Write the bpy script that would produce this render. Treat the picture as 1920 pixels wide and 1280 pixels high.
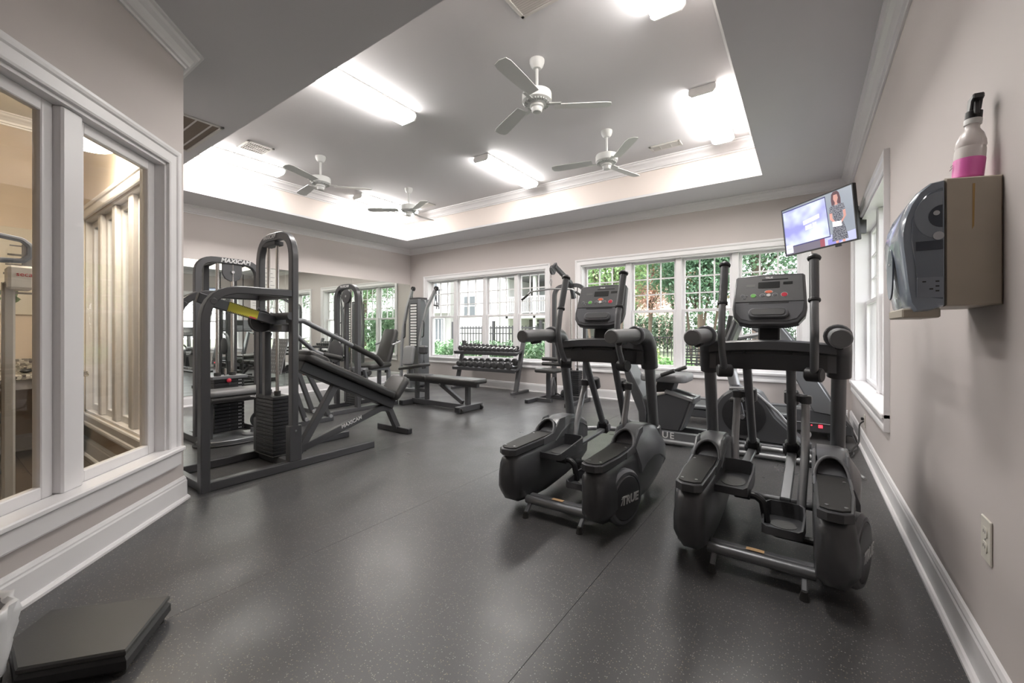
import bpy, math, random
from mathutils import Vector, Matrix
random.seed(7)
for o in list(bpy.data.objects):
    bpy.data.objects.remove(o)
scn = bpy.context.scene
PI = math.pi

# ---------------------------------------------------------------- camera, sky, exposure
cam_d = bpy.data.cameras.new('camera')
cam_d.sensor_width = 36.0
cam_d.lens = 36.0 * 781.0 / 1920.0
cam_d.shift_y = -19.0 / 1920.0
cam_d.clip_start = 0.02
cam_d.clip_end = 300
cam = bpy.data.objects.new('camera', cam_d)
cam.location = (0, 0, 1.08)
cam.rotation_euler = (PI / 2, 0, math.radians(35.1))
scn.collection.objects.link(cam)
scn.camera = cam

world = bpy.data.worlds.new('overcast_sky')
scn.world = world
world.use_nodes = True
wn = world.node_tree.nodes
wbg = wn['Background']
wbg.inputs['Color'].default_value = (0.95, 0.965, 1.0, 1)
wbg.inputs['Strength'].default_value = 4.2

sun_d = bpy.data.lights.new('hazy_sun', 'SUN')
sun_d.energy = 4.5
sun_d.angle = math.radians(25)
sun_d.color = (1.0, 0.96, 0.9)
sun = bpy.data.objects.new('hazy_sun', sun_d)
sun.rotation_euler = (math.radians(32), 0, math.radians(-20))   # high, from behind the camera's side onto the yard
scn.collection.objects.link(sun)

vs = scn.view_settings
vs.view_transform = 'Standard'
vs.look = 'None'
vs.gamma = 1.0
vs.use_curve_mapping = False
vs.exposure = 0.2

TUBE_POWER = 36.0      # ceiling fixtures
BOWL_POWER = 60.0      # office ceiling bowl

# ---------------------------------------------------------------- materials
MATS = {}
def mat(name, col, rough=0.5, metal=0.0, var=0.0, vscale=8.0, bump=0.0, bscale=60.0, spec=0.5, coat=0.0,
        emit=None, estr=0.0, trans=0.0, rvar=0.0):
    if name in MATS:
        return MATS[name]
    m = bpy.data.materials.new(name)
    m.use_nodes = True
    nt = m.node_tree
    b = nt.nodes['Principled BSDF']
    c = tuple(col) + (1,)
    b.inputs['Base Color'].default_value = c
    b.inputs['Roughness'].default_value = rough
    b.inputs['Metallic'].default_value = metal
    b.inputs['Specular IOR Level'].default_value = spec
    b.inputs['Coat Weight'].default_value = coat
    b.inputs['Transmission Weight'].default_value = trans
    m.diffuse_color = c
    if emit:
        b.inputs['Emission Color'].default_value = tuple(emit) + (1,)
        b.inputs['Emission Strength'].default_value = estr
    if var or bump or rvar:
        tc = nt.nodes.new('ShaderNodeTexCoord')
    if var or rvar:
        nz = nt.nodes.new('ShaderNodeTexNoise')
        nz.inputs['Scale'].default_value = vscale
        nz.inputs['Detail'].default_value = 5
        nt.links.new(tc.outputs['Object'], nz.inputs['Vector'])
    if var:
        mr = nt.nodes.new('ShaderNodeMapRange')
        mr.inputs['From Min'].default_value = 0.25
        mr.inputs['From Max'].default_value = 0.75
        mr.inputs['To Min'].default_value = 1 - var
        mr.inputs['To Max'].default_value = 1 + var
        nt.links.new(nz.outputs['Fac'], mr.inputs['Value'])
        mx = nt.nodes.new('ShaderNodeVectorMath')
        mx.operation = 'SCALE'
        mx.inputs[0].default_value = col
        nt.links.new(mr.outputs['Result'], mx.inputs['Scale'])
        nt.links.new(mx.outputs[0], b.inputs['Base Color'])
    if rvar:
        mr = nt.nodes.new('ShaderNodeMapRange')
        mr.inputs['From Min'].default_value = 0.3
        mr.inputs['From Max'].default_value = 0.7
        mr.inputs['To Min'].default_value = max(0, rough - rvar)
        mr.inputs['To Max'].default_value = rough + rvar
        nt.links.new(nz.outputs['Fac'], mr.inputs['Value'])
        nt.links.new(mr.outputs['Result'], b.inputs['Roughness'])
    if bump:
        n2 = nt.nodes.new('ShaderNodeTexNoise')
        n2.inputs['Scale'].default_value = bscale
        n2.inputs['Detail'].default_value = 3
        nt.links.new(tc.outputs['Object'], n2.inputs['Vector'])
        bp = nt.nodes.new('ShaderNodeBump')
        bp.inputs['Strength'].default_value = bump
        bp.inputs['Distance'].default_value = 0.002
        nt.links.new(n2.outputs['Fac'], bp.inputs['Height'])
        nt.links.new(bp.outputs['Normal'], b.inputs['Normal'])
    MATS[name] = m
    return m

def glassy(name, tint=(1, 1, 1), rough=0.0, refl=1.0, ior=1.5):
    """thin pane: straight-through transparency plus a fresnel reflection"""
    if name in MATS:
        return MATS[name]
    m = bpy.data.materials.new(name)
    m.use_nodes = True
    nt = m.node_tree
    nt.nodes.remove(nt.nodes['Principled BSDF'])
    out = nt.nodes['Material Output']
    tr = nt.nodes.new('ShaderNodeBsdfTransparent')
    tr.inputs['Color'].default_value = tuple(tint) + (1,)
    gl = nt.nodes.new('ShaderNodeBsdfGlossy')
    gl.inputs['Roughness'].default_value = rough
    fr = nt.nodes.new('ShaderNodeLayerWeight')          # Schlick fresnel, the same on both faces of the pane
    fr.inputs['Blend'].default_value = 0.5
    pw = nt.nodes.new('ShaderNodeMath')
    pw.operation = 'POWER'
    pw.inputs[1].default_value = 5.0
    nt.links.new(fr.outputs['Facing'], pw.inputs[0])
    mu = nt.nodes.new('ShaderNodeMath')
    mu.operation = 'MULTIPLY_ADD'
    mu.inputs[1].default_value = 0.9 * refl
    mu.inputs[2].default_value = 0.035 * refl
    nt.links.new(pw.outputs[0], mu.inputs[0])
    mx = nt.nodes.new('ShaderNodeMixShader')
    nt.links.new(mu.outputs[0], mx.inputs['Fac'])
    nt.links.new(tr.outputs[0], mx.inputs[1])
    nt.links.new(gl.outputs[0], mx.inputs[2])
    nt.links.new(mx.outputs[0], out.inputs['Surface'])
    m.diffuse_color = (0.7, 0.8, 0.9, 0.3)
    MATS[name] = m
    return m

def glow(name, col, strength):
    if name in MATS:
        return MATS[name]
    m = bpy.data.materials.new(name)
    m.use_nodes = True
    b = m.node_tree.nodes['Principled BSDF']
    b.inputs['Base Color'].default_value = tuple(col) + (1,)
    b.inputs['Roughness'].default_value = 0.4
    b.inputs['Emission Color'].default_value = tuple(col) + (1,)
    b.inputs['Emission Strength'].default_value = strength
    MATS[name] = m
    return m

WALL = mat('wall_paint', (0.565, 0.518, 0.503), 0.75, var=0.02, vscale=1.5, bump=0.08, bscale=220)
OFFWALL = mat('office_wall_paint', (0.66, 0.56, 0.46), 0.75, var=0.02, vscale=1.5)
CEIL = mat('ceiling_paint', (0.64, 0.63, 0.645), 0.8, bump=0.06, bscale=180)
FASCIA = mat('tray_paint', (0.74, 0.665, 0.62), 0.75)
TRIM = mat('white_trim_paint', (0.80, 0.785, 0.795), 0.32)
FRAME = mat('charcoal_frame_paint', (0.080, 0.080, 0.085), 0.34, metal=0.25, spec=0.55, bump=0.03, bscale=300)
FRAMEL = mat('grey_frame_paint', (0.185, 0.19, 0.20), 0.36, metal=0.45, spec=0.55)
SILVER = mat('silver_tube_paint', (0.34, 0.345, 0.355), 0.38, metal=0.55)
CHROME = mat('chrome', (0.62, 0.59, 0.56), 0.16, metal=1.0)
STEEL = mat('brushed_steel', (0.5, 0.5, 0.51), 0.32, metal=1.0)
BLACK = mat('black_plastic', (0.022, 0.022, 0.024), 0.42)
SHROUD = mat('charcoal_shroud_plastic', (0.066, 0.067, 0.072), 0.34, bump=0.05, bscale=400)
SHROUDL = mat('graphite_shroud_plastic', (0.125, 0.128, 0.138), 0.30)
GRIPG = mat('grey_grip_rubber', (0.17, 0.172, 0.178), 0.42)
RUBBER = mat('black_rubber', (0.028, 0.027, 0.026), 0.6, bump=0.1, bscale=200)
VINYL = mat('black_vinyl', (0.035, 0.034, 0.033), 0.33, bump=0.10, bscale=160)
VINYLG = mat('grey_vinyl', (0.20, 0.20, 0.205), 0.36, bump=0.10, bscale=160)
PANEL = mat('console_panel', (0.100, 0.102, 0.104), 0.45)
LCD = mat('lcd_glass', (0.035, 0.037, 0.037), 0.15)
PLATE = mat('weight_plate_iron', (0.026, 0.026, 0.028), 0.45, metal=0.3)
IRON = mat('dumbbell_rubber', (0.060, 0.060, 0.062), 0.5)
WHITEINK = mat('white_lettering', (0.72, 0.72, 0.72), 0.5)
YELLOW = mat('yellow_sticker', (0.62, 0.55, 0.03), 0.45)
RED = mat('red_plastic', (0.55, 0.03, 0.06), 0.35)
GREEN = mat('green_button', (0.16, 0.48, 0.10), 0.4)
ORANGE = mat('orange_button', (0.72, 0.16, 0.08), 0.4)
WHITEP = mat('white_plastic', (0.72, 0.72, 0.71), 0.4)
VENT = mat('vent_enamel', (0.62, 0.60, 0.57), 0.45)
DARKVENT = mat('vent_dark', (0.05, 0.045, 0.04), 0.7)
FANW = mat('fan_enamel', (0.68, 0.69, 0.68), 0.35)
GLASS = glassy('window_glass', (0.985, 0.985, 0.985))
OFFGLASS = glassy('office_glass', (0.985, 0.985, 0.97), refl=1.3)

# ---------------------------------------------------------------- mesh builder
class P:
    """collects shapes of ONE part; done() links it as one mesh object"""
    def __init__(s, M=None):
        s.v = []; s.f = []; s.M = M
    def add(s, vs, fs, M=None):
        k = len(s.v)
        if M is not None:
            vs = [M @ Vector(q) for q in vs]
        s.v += [tuple(q) for q in vs]
        s.f += [tuple(k + i for i in f) for f in fs]
        return s
    def box(s, x0, x1, y0, y1, z0, z1, b=0.0, M=None):
        if x1 < x0: x0, x1 = x1, x0
        if y1 < y0: y0, y1 = y1, y0
        if z1 < z0: z0, z1 = z1, z0
        b = min(b, 0.49 * min(x1 - x0, y1 - y0, z1 - z0))
        if b <= 0:
            vs = [(x, y, z) for x in (x0, x1) for y in (y0, y1) for z in (z0, z1)]
            fs = [(0, 1, 3, 2), (4, 6, 7, 5), (0, 4, 5, 1), (2, 3, 7, 6), (0, 2, 6, 4), (1, 5, 7, 3)]
            return s.add(vs, fs, M)
        lo = (x0, y0, z0); hi = (x1, y1, z1)
        vs = []; idx = {}
        for sx in (0, 1):
            for sy in (0, 1):
                for sz in (0, 1):
                    sg = (sx, sy, sz)
                    for a in range(3):
                        p = []
                        for k in range(3):
                            e = hi[k] if sg[k] else lo[k]
                            if k != a:
                                e += -b if sg[k] else b
                            p.append(e)
                        idx[(sg, a)] = len(vs); vs.append(tuple(p))
        fs = []
        for a in range(3):
            u, w = [k for k in range(3) if k != a]
            for sa in (0, 1):
                q = []
                for (i, j) in ((0, 0), (1, 0), (1, 1), (0, 1)):
                    sg = [0, 0, 0]; sg[a] = sa; sg[u] = i; sg[w] = j
                    q.append(idx[(tuple(sg), a)])
                flip = (sa == 0) ^ (a == 1)
                fs.append(tuple(q[::-1]) if flip else tuple(q))
            for su in (0, 1):
                for sw in (0, 1):
                    g0 = [0, 0, 0]; g1 = [0, 0, 0]
                    g0[u] = g1[u] = su; g0[w] = g1[w] = sw; g1[a] = 1
                    g0 = tuple(g0); g1 = tuple(g1)
                    fs.append((idx[(g0, u)], idx[(g1, u)], idx[(g1, w)], idx[(g0, w)]))
        for sx in (0, 1):
            for sy in (0, 1):
                for sz in (0, 1):
                    sg = (sx, sy, sz)
                    fs.append((idx[(sg, 0)], idx[(sg, 1)], idx[(sg, 2)]))
        return s.add(vs, fs, M)
    @staticmethod
    def frame(p0, p1, up=(0, 0, 1)):
        p0 = Vector(p0); p1 = Vector(p1)
        d = (p1 - p0); L = d.length; d.normalize()
        up = Vector(up)
        if abs(d.dot(up)) > 0.985:
            up = Vector((0, 1, 0)) if abs(d.y) < 0.9 else Vector((1, 0, 0))
        x = d.cross(up).normalized(); z = x.cross(d).normalized()
        M = Matrix((x, d, z)).transposed().to_4x4()
        M.translation = p0
        return M, L
    def bar(s, p0, p1, w, h=None, b=0.004, up=(0, 0, 1)):
        """rectangular bar, w across, h along 'up'"""
        h = w if h is None else h
        M, L = P.frame(p0, p1, up)
        return s.box(-w / 2, w / 2, 0, L, -h / 2, h / 2, b, M)
    @staticmethod
    def path(pts, r=0.0, n=5):
        """round the corners of a polyline with radius r (a number or one per inner point)"""
        pts = [Vector(p) for p in pts]
        if not r:
            return pts
        out = [pts[0]]
        for i in range(1, len(pts) - 1):
            rr = r[i - 1] if isinstance(r, (list, tuple)) else r
            a = pts[i - 1] - pts[i]; c = pts[i + 1] - pts[i]
            la, lc = a.length, c.length
            a.normalize(); c.normalize()
            ang = a.angle(c)
            if ang > 3.1 or rr <= 0:
                out.append(pts[i]); continue
            t = min(rr / math.tan(ang / 2), la * 0.48, lc * 0.48)
            A = pts[i] + a * t; C = pts[i] + c * t
            for k in range(n + 1):
                u = k / n
                out.append(A * (1 - u) ** 2 + pts[i] * 2 * u * (1 - u) + C * u * u)
        out.append(pts[-1])
        return out
    def sweep(s, pts, ring, caps=True, up=(0, 0, 1), scale=None):
        """sweep a closed 2D ring [(a, b)] along a polyline (parallel-transport frame)"""
        n = len(pts); m = len(ring)
        tans = []
        for i in range(n):
            a = pts[max(0, i - 1)]; c = pts[min(n - 1, i + 1)]
            tans.append((Vector(c) - Vector(a)).normalized())
        up = Vector(up)
        if abs(tans[0].dot(up)) > 0.95:
            up = Vector((1, 0, 0)) if abs(tans[0].x) < 0.9 else Vector((0, 1, 0))
        x = tans[0].cross(up).normalized()
        vs = []
        for i in range(n):
            if i:
                ax = tans[i - 1].cross(tans[i])
                if ax.length > 1e-7:
                    x = Matrix.Rotation(tans[i - 1].angle(tans[i]), 3, ax.normalized()) @ x
            y = x.cross(tans[i]).normalized()
            k = scale[i] if scale else 1.0
            for (a, b) in ring:
                vs.append(Vector(pts[i]) + x * a * k + y * b * k)
        fs = []
        for i in range(n - 1):
            for j in range(m):
                j2 = (j + 1) % m
                fs.append((i * m + j, (i + 1) * m + j, (i + 1) * m + j2, i * m + j2))
        if caps:
            fs.append(tuple(range(m)))
            fs.append(tuple((n - 1) * m + j for j in range(m))[::-1])
        return s.add(vs, fs)
    def tube(s, pts, r, seg=10, fillet=0.0, n=5, scale=None, caps=True):
        ring = [(r * math.cos(2 * PI * k / seg), r * math.sin(2 * PI * k / seg)) for k in range(seg)]
        return s.sweep(P.path(pts, fillet, n), ring, caps, scale=scale)
    def rtube(s, pts, w, h, fillet=0.0, n=6, c=0.006, up=(0, 0, 1)):
        a, b = w / 2, h / 2
        ring = [(a - c, -b), (a, -b + c), (a, b - c), (a - c, b), (-a + c, b), (-a, b - c), (-a, -b + c), (-a + c, -b)]
        return s.sweep(P.path(pts, fillet, n), ring, True, up)
    def cyl(s, p0, p1, r0, r1=None, seg=16, b=0.0):
        r1 = r0 if r1 is None else r1
        M, L = P.frame(p0, p1)
        prof = [(r0, 0), (r1, L)] if not b else [(r0 - b, 0), (r0, b), (r1, L - b), (r1 - b, L)]
        return s.lathe(prof, seg, M @ Matrix.Rotation(-PI / 2, 4, 'X'))
    def lathe(s, prof, seg=20, M=None):
        vs = []; fs = []
        n = len(prof)
        for (r, z) in prof:
            for k in range(seg):
                t = 2 * PI * k / seg
                vs.append((r * math.cos(t), r * math.sin(t), z))
        for i in range(n - 1):
            for k in range(seg):
                k2 = (k + 1) % seg
                fs.append((i * seg + k, i * seg + k2, (i + 1) * seg + k2, (i + 1) * seg + k))
        fs.append(tuple(range(seg))[::-1])
        fs.append(tuple((n - 1) * seg + k for k in range(seg)))
        return s.add(vs, fs, M)
    def prism(s, poly, h0, h1, axis='z', b=0.0, M=None):
        """extrude a 2D polygon; axis x: (y,z), axis y: (x,z), axis z: (x,y); b insets both ends"""
        def pt(a, c, h):
            return {'z': (a, c, h), 'x': (h, a, c), 'y': (a, h, c)}[axis]
        n = len(poly)
        if b:
            cx = sum(p[0] for p in poly) / n; cy = sum(p[1] for p in poly) / n
            ins = []
            for i in range(n):
                p = Vector(poly[i]); a = Vector(poly[i - 1]); c = Vector(poly[(i + 1) % n])
                d1 = (p - a).normalized(); d2 = (c - p).normalized()
                nn = Vector((-(d1.y + d2.y), d1.x + d2.x))
                if nn.length < 1e-6: nn = Vector((-d1.y, d1.x))
                nn.normalize()
                ins.append(nn)
            area = sum(poly[i - 1][0] * poly[i][1] - poly[i][0] * poly[i - 1][1] for i in range(n))
            sg = 1 if area > 0 else -1
            inner = [(poly[i][0] + ins[i].x * b * sg, poly[i][1] + ins[i].y * b * sg) for i in range(n)]
            e = b if h1 > h0 else -b
            rings = [(inner, h0), (poly, h0 + e), (poly, h1 - e), (inner, h1)]
        else:
            rings = [(poly, h0), (poly, h1)]
        vs = [pt(a, c, h) for ring, h in rings for (a, c) in ring]
        fs = []
        for i in range(len(rings) - 1):
            for j in range(n):
                j2 = (j + 1) % n
                fs.append((i * n + j, i * n + j2, (i + 1) * n + j2, (i + 1) * n + j))
        fs.append(tuple(range(n))[::-1])
        fs.append(tuple((len(rings) - 1) * n + j for j in range(n)))
        return s.add(vs, fs, M)
    def loft(s, rings, caps=True, M=None):
        n = len(rings[0])
        vs = [p for r in rings for p in r]
        fs = []
        for i in range(len(rings) - 1):
            for j in range(n):
                j2 = (j + 1) % n
                fs.append((i * n + j, i * n + j2, (i + 1) * n + j2, (i + 1) * n + j))
        if caps:
            fs.append(tuple(range(n))[::-1])
            fs.append(tuple((len(rings) - 1) * n + j for j in range(n)))
        return s.add(vs, fs, M)
    def ball(s, c, r, seg=12, rings=8, sz=1.0):
        prof = [(max(1e-4, r * math.sin(PI * k / rings)), -r * sz * math.cos(PI * k / rings)) for k in range(rings + 1)]
        return s.lathe(prof, seg, Matrix.Translation(c))
    def done(s, name, m, parent=None, smooth=35, fix=True):
        me = bpy.data.meshes.new(name)
        me.from_pydata(s.v, [], s.f)
        if fix:
            import bmesh
            bm = bmesh.new(); bm.from_mesh(me)
            bmesh.ops.recalc_face_normals(bm, faces=bm.faces)
            bm.to_mesh(me); bm.free()
        if smooth:
            me.polygons.foreach_set('use_smooth', [True] * len(me.polygons))
            me.set_sharp_from_angle(angle=math.radians(smooth))
        if m: me.materials.append(m)
        o = bpy.data.objects.new(name, me)
        if s.M is not None and parent is None:
            o.matrix_world = s.M
        scn.collection.objects.link(o)
        if parent: o.parent = parent
        return o

def tag(o, label, cat, group=None):
    o['label'] = label; o['category'] = cat
    if group: o['group'] = group
    return o
def thing(name, label, cat, loc=(0, 0, 0), rz=0.0, group=None):
    o = bpy.data.objects.new(name, None)
    o.empty_display_size = 0.1
    scn.collection.objects.link(o)
    o.location = loc; o.rotation_euler = (0, 0, rz)
    return tag(o, label, cat, group)
def struct(o):
    o['kind'] = 'structure'
    return o
def stuff(o):
    o['kind'] = 'stuff'
    return o
def copy_tree(src, loc, rz=0.0, label=None, parent=None):
    c = src.copy(); scn.collection.objects.link(c)
    c.parent = parent
    if parent is None:
        c.location = loc; c.rotation_euler = (0, 0, rz)
        if label: c['label'] = label
    for ch in src.children:
        copy_tree(ch, None, parent=c)
    return c
def share(src, M, parent):
    """another piece with the same mesh"""
    c = bpy.data.objects.new(src.name.split('.')[0], src.data)
    scn.collection.objects.link(c)
    c.parent = parent; c.matrix_local = M
    return c
FONT = bpy.data.curves.new('lettering_source', 'FONT')
def text(name, body, size, M, m, parent, depth=0.0012, bold=0.0, shear=0.0, space=1.0):
    """flat lettering turned into a thin mesh; M maps x right, y up, z out"""
    cu = bpy.data.curves.new(name, 'FONT')
    cu.body = body; cu.size = size; cu.extrude = depth / 2; cu.offset = bold; cu.shear = shear
    cu.space_character = space
    cu.align_x = 'CENTER'; cu.align_y = 'CENTER'; cu.resolution_u = 3
    tmp = bpy.data.objects.new(name, cu)
    scn.collection.objects.link(tmp)
    dg = bpy.context.evaluated_depsgraph_get()
    me = bpy.data.meshes.new_from_object(tmp.evaluated_get(dg))
    bpy.data.objects.remove(tmp)
    bpy.data.curves.remove(cu)
    me.transform(M)
    me.materials.clear(); me.materials.append(m)
    me.name = name
    o = bpy.data.objects.new(name, me)
    scn.collection.objects.link(o)
    o.parent = parent
    return o
def axes(o, x, y):
    """matrix from an origin, the text's right and its up"""
    x = Vector(x).normalized(); y = Vector(y).normalized(); z = x.cross(y)
    M = Matrix((x, y, z)).transposed().to_4x4(); M.translation = Vector(o)
    return M
def rrect(w, h, r, n=4, cx=0.0, cy=0.0):
    out = []
    for (sx, sy, a0) in ((1, -1, -PI / 2), (1, 1, 0), (-1, 1, PI / 2), (-1, -1, PI)):
        for k in range(n + 1):
            a = a0 + PI / 2 * k / n
            out.append((cx + sx * (w / 2 - r) + r * math.cos(a), cy + sy * (h / 2 - r) + r * math.sin(a)))
    return out
def ellipse(rx, ry, n=24, cx=0.0, cy=0.0):
    return [(cx + rx * math.cos(2 * PI * k / n), cy + ry * math.sin(2 * PI * k / n)) for k in range(n)]
# ---------------------------------------------------------------- the room
XR, YB, XL, YN = 0.45, 6.32, -7.22, 0.98
ZC, ZT, ZR = 2.88, 3.33, 3.6
XT0, XT1, YT0, YT1 = -6.48, -0.40, 1.64, 5.58
CX_, CY_ = -3.28, 0.98                 # outer corner of the 45 degree wall
EX_, EY_ = -1.44, -0.86                # its other end
YE = -1.8                              # wall behind the camera
Q = 2 ** -0.5

def floor_mat():
    m = bpy.data.materials.new('speckled_rubber_floor')
    m.use_nodes = True
    nt = m.node_tree; b = nt.nodes['Principled BSDF']
    tc = nt.nodes.new('ShaderNodeTexCoord')
    def noise(sc, det=2):
        n = nt.nodes.new('ShaderNodeTexNoise')
        n.inputs['Scale'].default_value = sc; n.inputs['Detail'].default_value = det
        nt.links.new(tc.outputs['Object'], n.inputs['Vector'])
        return n
    def ramp(src, p0, p1, c0, c1):
        r = nt.nodes.new('ShaderNodeValToRGB')
        r.color_ramp.elements[0].position = p0; r.color_ramp.elements[1].position = p1
        r.color_ramp.elements[0].color = c0 + (1,); r.color_ramp.elements[1].color = c1 + (1,)
        nt.links.new(src, r.inputs['Fac'])
        return r
    base = ramp(noise(1.3, 4).outputs['Fac'], 0.3, 0.7, (0.058, 0.0575, 0.060), (0.074, 0.073, 0.074))
    vo = nt.nodes.new('ShaderNodeTexVoronoi')
    vo.inputs['Scale'].default_value = 135
    nt.links.new(tc.outputs['Object'], vo.inputs['Vector'])
    fleck = ramp(vo.outputs['Distance'], 0.14, 0.34, (1, 1, 1), (0, 0, 0))
    sep = nt.nodes.new('ShaderNodeSeparateColor')
    nt.links.new(vo.outputs['Color'], sep.inputs['Color'])
    pick = ramp(sep.outputs['Red'], 0.50, 0.62, (0, 0, 0), (1, 1, 1))
    mul = nt.nodes.new('ShaderNodeMath'); mul.operation = 'MULTIPLY'
    nt.links.new(fleck.outputs['Color'], mul.inputs[0]); nt.links.new(pick.outputs['Color'], mul.inputs[1])
    hue = ramp(sep.outputs['Green'], 0.2, 0.8, (0.24, 0.19, 0.13), (0.30, 0.30, 0.29))
    mix = nt.nodes.new('ShaderNodeMix'); mix.data_type = 'RGBA'
    nt.links.new(mul.outputs[0], mix.inputs['Factor'])
    nt.links.new(base.outputs['Color'], mix.inputs['A']); nt.links.new(hue.outputs['Color'], mix.inputs['B'])
    nt.links.new(mix.outputs['Result'], b.inputs['Base Color'])
    rg = ramp(noise(2.2, 5).outputs['Fac'], 0.3, 0.7, (0.27,) * 3, (0.40,) * 3)
    nt.links.new(rg.outputs['Color'], b.inputs['Roughness'])
    bp = nt.nodes.new('ShaderNodeBump'); bp.inputs['Strength'].default_value = 0.12; bp.inputs['Distance'].default_value = 0.002
    nt.links.new(noise(260, 3).outputs['Fac'], bp.inputs['Height'])
    nt.links.new(bp.outputs['Normal'], b.inputs['Normal'])
    b.inputs['Specular IOR Level'].default_value = 0.55
    return m
FLOOR = floor_mat()

fl = struct(P().box(XL - .2, XR + .2, YE - .2, YB + .2, -0.12, -0.008).done('floor', mat('floor_slab', (0.02, 0.02, 0.02), 0.8), smooth=0))
seams = [XL, -5.62, -4.40, -3.18, -1.96, -0.745, XR]
for i in range(len(seams) - 1):
    g = 0.0007
    P().box(seams[i] + g, seams[i + 1] - g, YE, YB, -0.008, 0.0, 0.0004).done('rubber_sheet', FLOOR, fl, smooth=0)

def wall(name, M, L, z0, z1, th, holes, m):
    """boxes around rectangular openings; local x along the wall, y = into the wall, z up"""
    p = P(M)
    xs = sorted({0, L} | {h[0] for h in holes} | {h[1] for h in holes})
    for i in range(len(xs) - 1):
        a, b = xs[i], xs[i + 1]
        zs = [z0]
        for h in holes:
            if h[0] <= a + 1e-6 and h[1] >= b - 1e-6:
                zs += [h[2], h[3]]
        zs.append(z1)
        for k in range(0, len(zs), 2):
            p.box(a, b, 0, th, zs[k], zs[k + 1])
    return struct(p.done(name, m, smooth=0, fix=False))
def wm(ox, oy, dx, dy):
    """wall matrix: origin, direction; the wall's body lies to the right-hand side of the direction"""
    d = Vector((dx, dy, 0)).normalized(); n = Vector((d.y, -d.x, 0))
    M = Matrix((d, n, Vector((0, 0, 1)))).transposed().to_4x4()
    M.translation = (ox, oy, 0)
    return M
# walking the room with the interior on the left: right wall (+Y), back wall (-X), mirror wall (-Y), near wall (+X), angled wall
MR = wm(XR, YE, 0, 1)
MBK = wm(XR, YB, -1, 0)
ML = wm(XL, YB, 0, -1)
MN = wm(XL, YN, 1, 0)
MA = wm(CX_, CY_, 1, -1)
WZ0, WZ1, WMEET = 0.52, 2.17, 1.385
bx = lambda x: XR - x
ry = lambda y: y - YE
w1 = (bx(-3.72), bx(-6.68))            # along the back wall
w2 = (bx(-0.03), bx(-3.04))
w3 = (ry(3.70), ry(5.90))
w4 = (0.17, 1.95)                      # angled wall (office side light)
w5 = (-5.30 - XL, -3.52 - XL)          # near wall, seen through the office
wall('wall_right', MR, YB + .2 - YE, 0, ZR, 0.2, [(w3[0], w3[1], WZ0, WZ1)], WALL)
wall('wall_back', MBK, XR - XL + .2, 0, ZR, 0.2, [(w2[0], w2[1], WZ0, WZ1), (w1[0], w1[1], WZ0, WZ1)], WALL)
wall('wall_left', ML, YB - YN, 0, ZR, 0.2, [], WALL)
wall('wall_near', MN, CX_ - XL, 0, ZR, 0.12, [(w5[0], w5[1], 0.36, 2.08)], WALL)
wall('wall_angled', MA, 2.60, 0, ZR, 0.12, [(w4[0], w4[1], 0.34, 2.10)], WALL)
wall('wall_entry_left', wm(EX_, EY_, 0, -1), EY_ - YE, 0, ZR, 0.12, [], WALL)
wall('wall_entry', wm(EX_, YE, 1, 0), XR - EX_ + .2, 0, ZR, 0.2, [], WALL)
# wedge that closes the angled wall's outer end and its near corner
struct(P().prism([(CX_, CY_), (CX_ - .17, CY_ - .17), (CX_ - .25, CY_ - .12), (CX_ - .25, CY_)], 0, ZR).done('wall_corner', WALL, smooth=0))
# office shell
OX, OY = -5.8, -3.2
struct(P().box(OX - .12, OX, OY, YN - .12, 0, ZR).done('wall_office_far', OFFWALL, smooth=0))
struct(P().box(OX, EX_, OY - .12, OY, 0, ZR).done('wall_office_end', OFFWALL, smooth=0))
struct(P().box(EX_ - .14, EX_ - .02, OY, EY_ - .12, 0, ZR).done('wall_office_side', OFFWALL, smooth=0))
OFFLOOR = mat('wood_floor', (0.10, 0.075, 0.058), 0.35, var=0.25, vscale=3)
of = struct(P().box(OX, EX_, OY, YN - .12, -0.11, -0.006).done('floor_office', mat('office_subfloor', (0.03, 0.025, 0.02), 0.7), smooth=0))
# floor under the office is cut off from the gym by the walls; boards
k = 0
y = OY
while y < YN - .14:
    y1 = min(y + 0.16, YN - .121)
    # stop each board at the angled wall line x + y = CX_ + CY_ (minus wall thickness)
    xe = min(EX_ - .15, CX_ + CY_ - 0.19 - y1)
    P().box(OX + .002, xe, y + .0015, y1 - .0015, -0.006, 0.004, .001).done('floor_board', OFFLOOR, of, smooth=0)
    y = y1
# inner lining of the office side of the two glazed walls
def lining(M, L, hole, th, name):
    p = P(M)
    a, b, c, d = hole
    y0, y1 = th + .001, th + .006
    p.box(-.12 if name.endswith('angled') else 1.42, a, y0, y1, 0, ZC); p.box(b, L, y0, y1, 0, ZC)
    p.box(a, b, y0, y1, 0, c); p.box(a, b, y0, y1, d, ZC)
    return struct(p.done(name, OFFWALL, smooth=0))
lining(MN, CX_ - XL - .1, (w5[0], w5[1], 0.36, 2.08), 0.12, 'wall_office_near')
lining(MA, 2.6, (w4[0], w4[1], 0.34, 2.10), 0.12, 'wall_office_angled')

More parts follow.
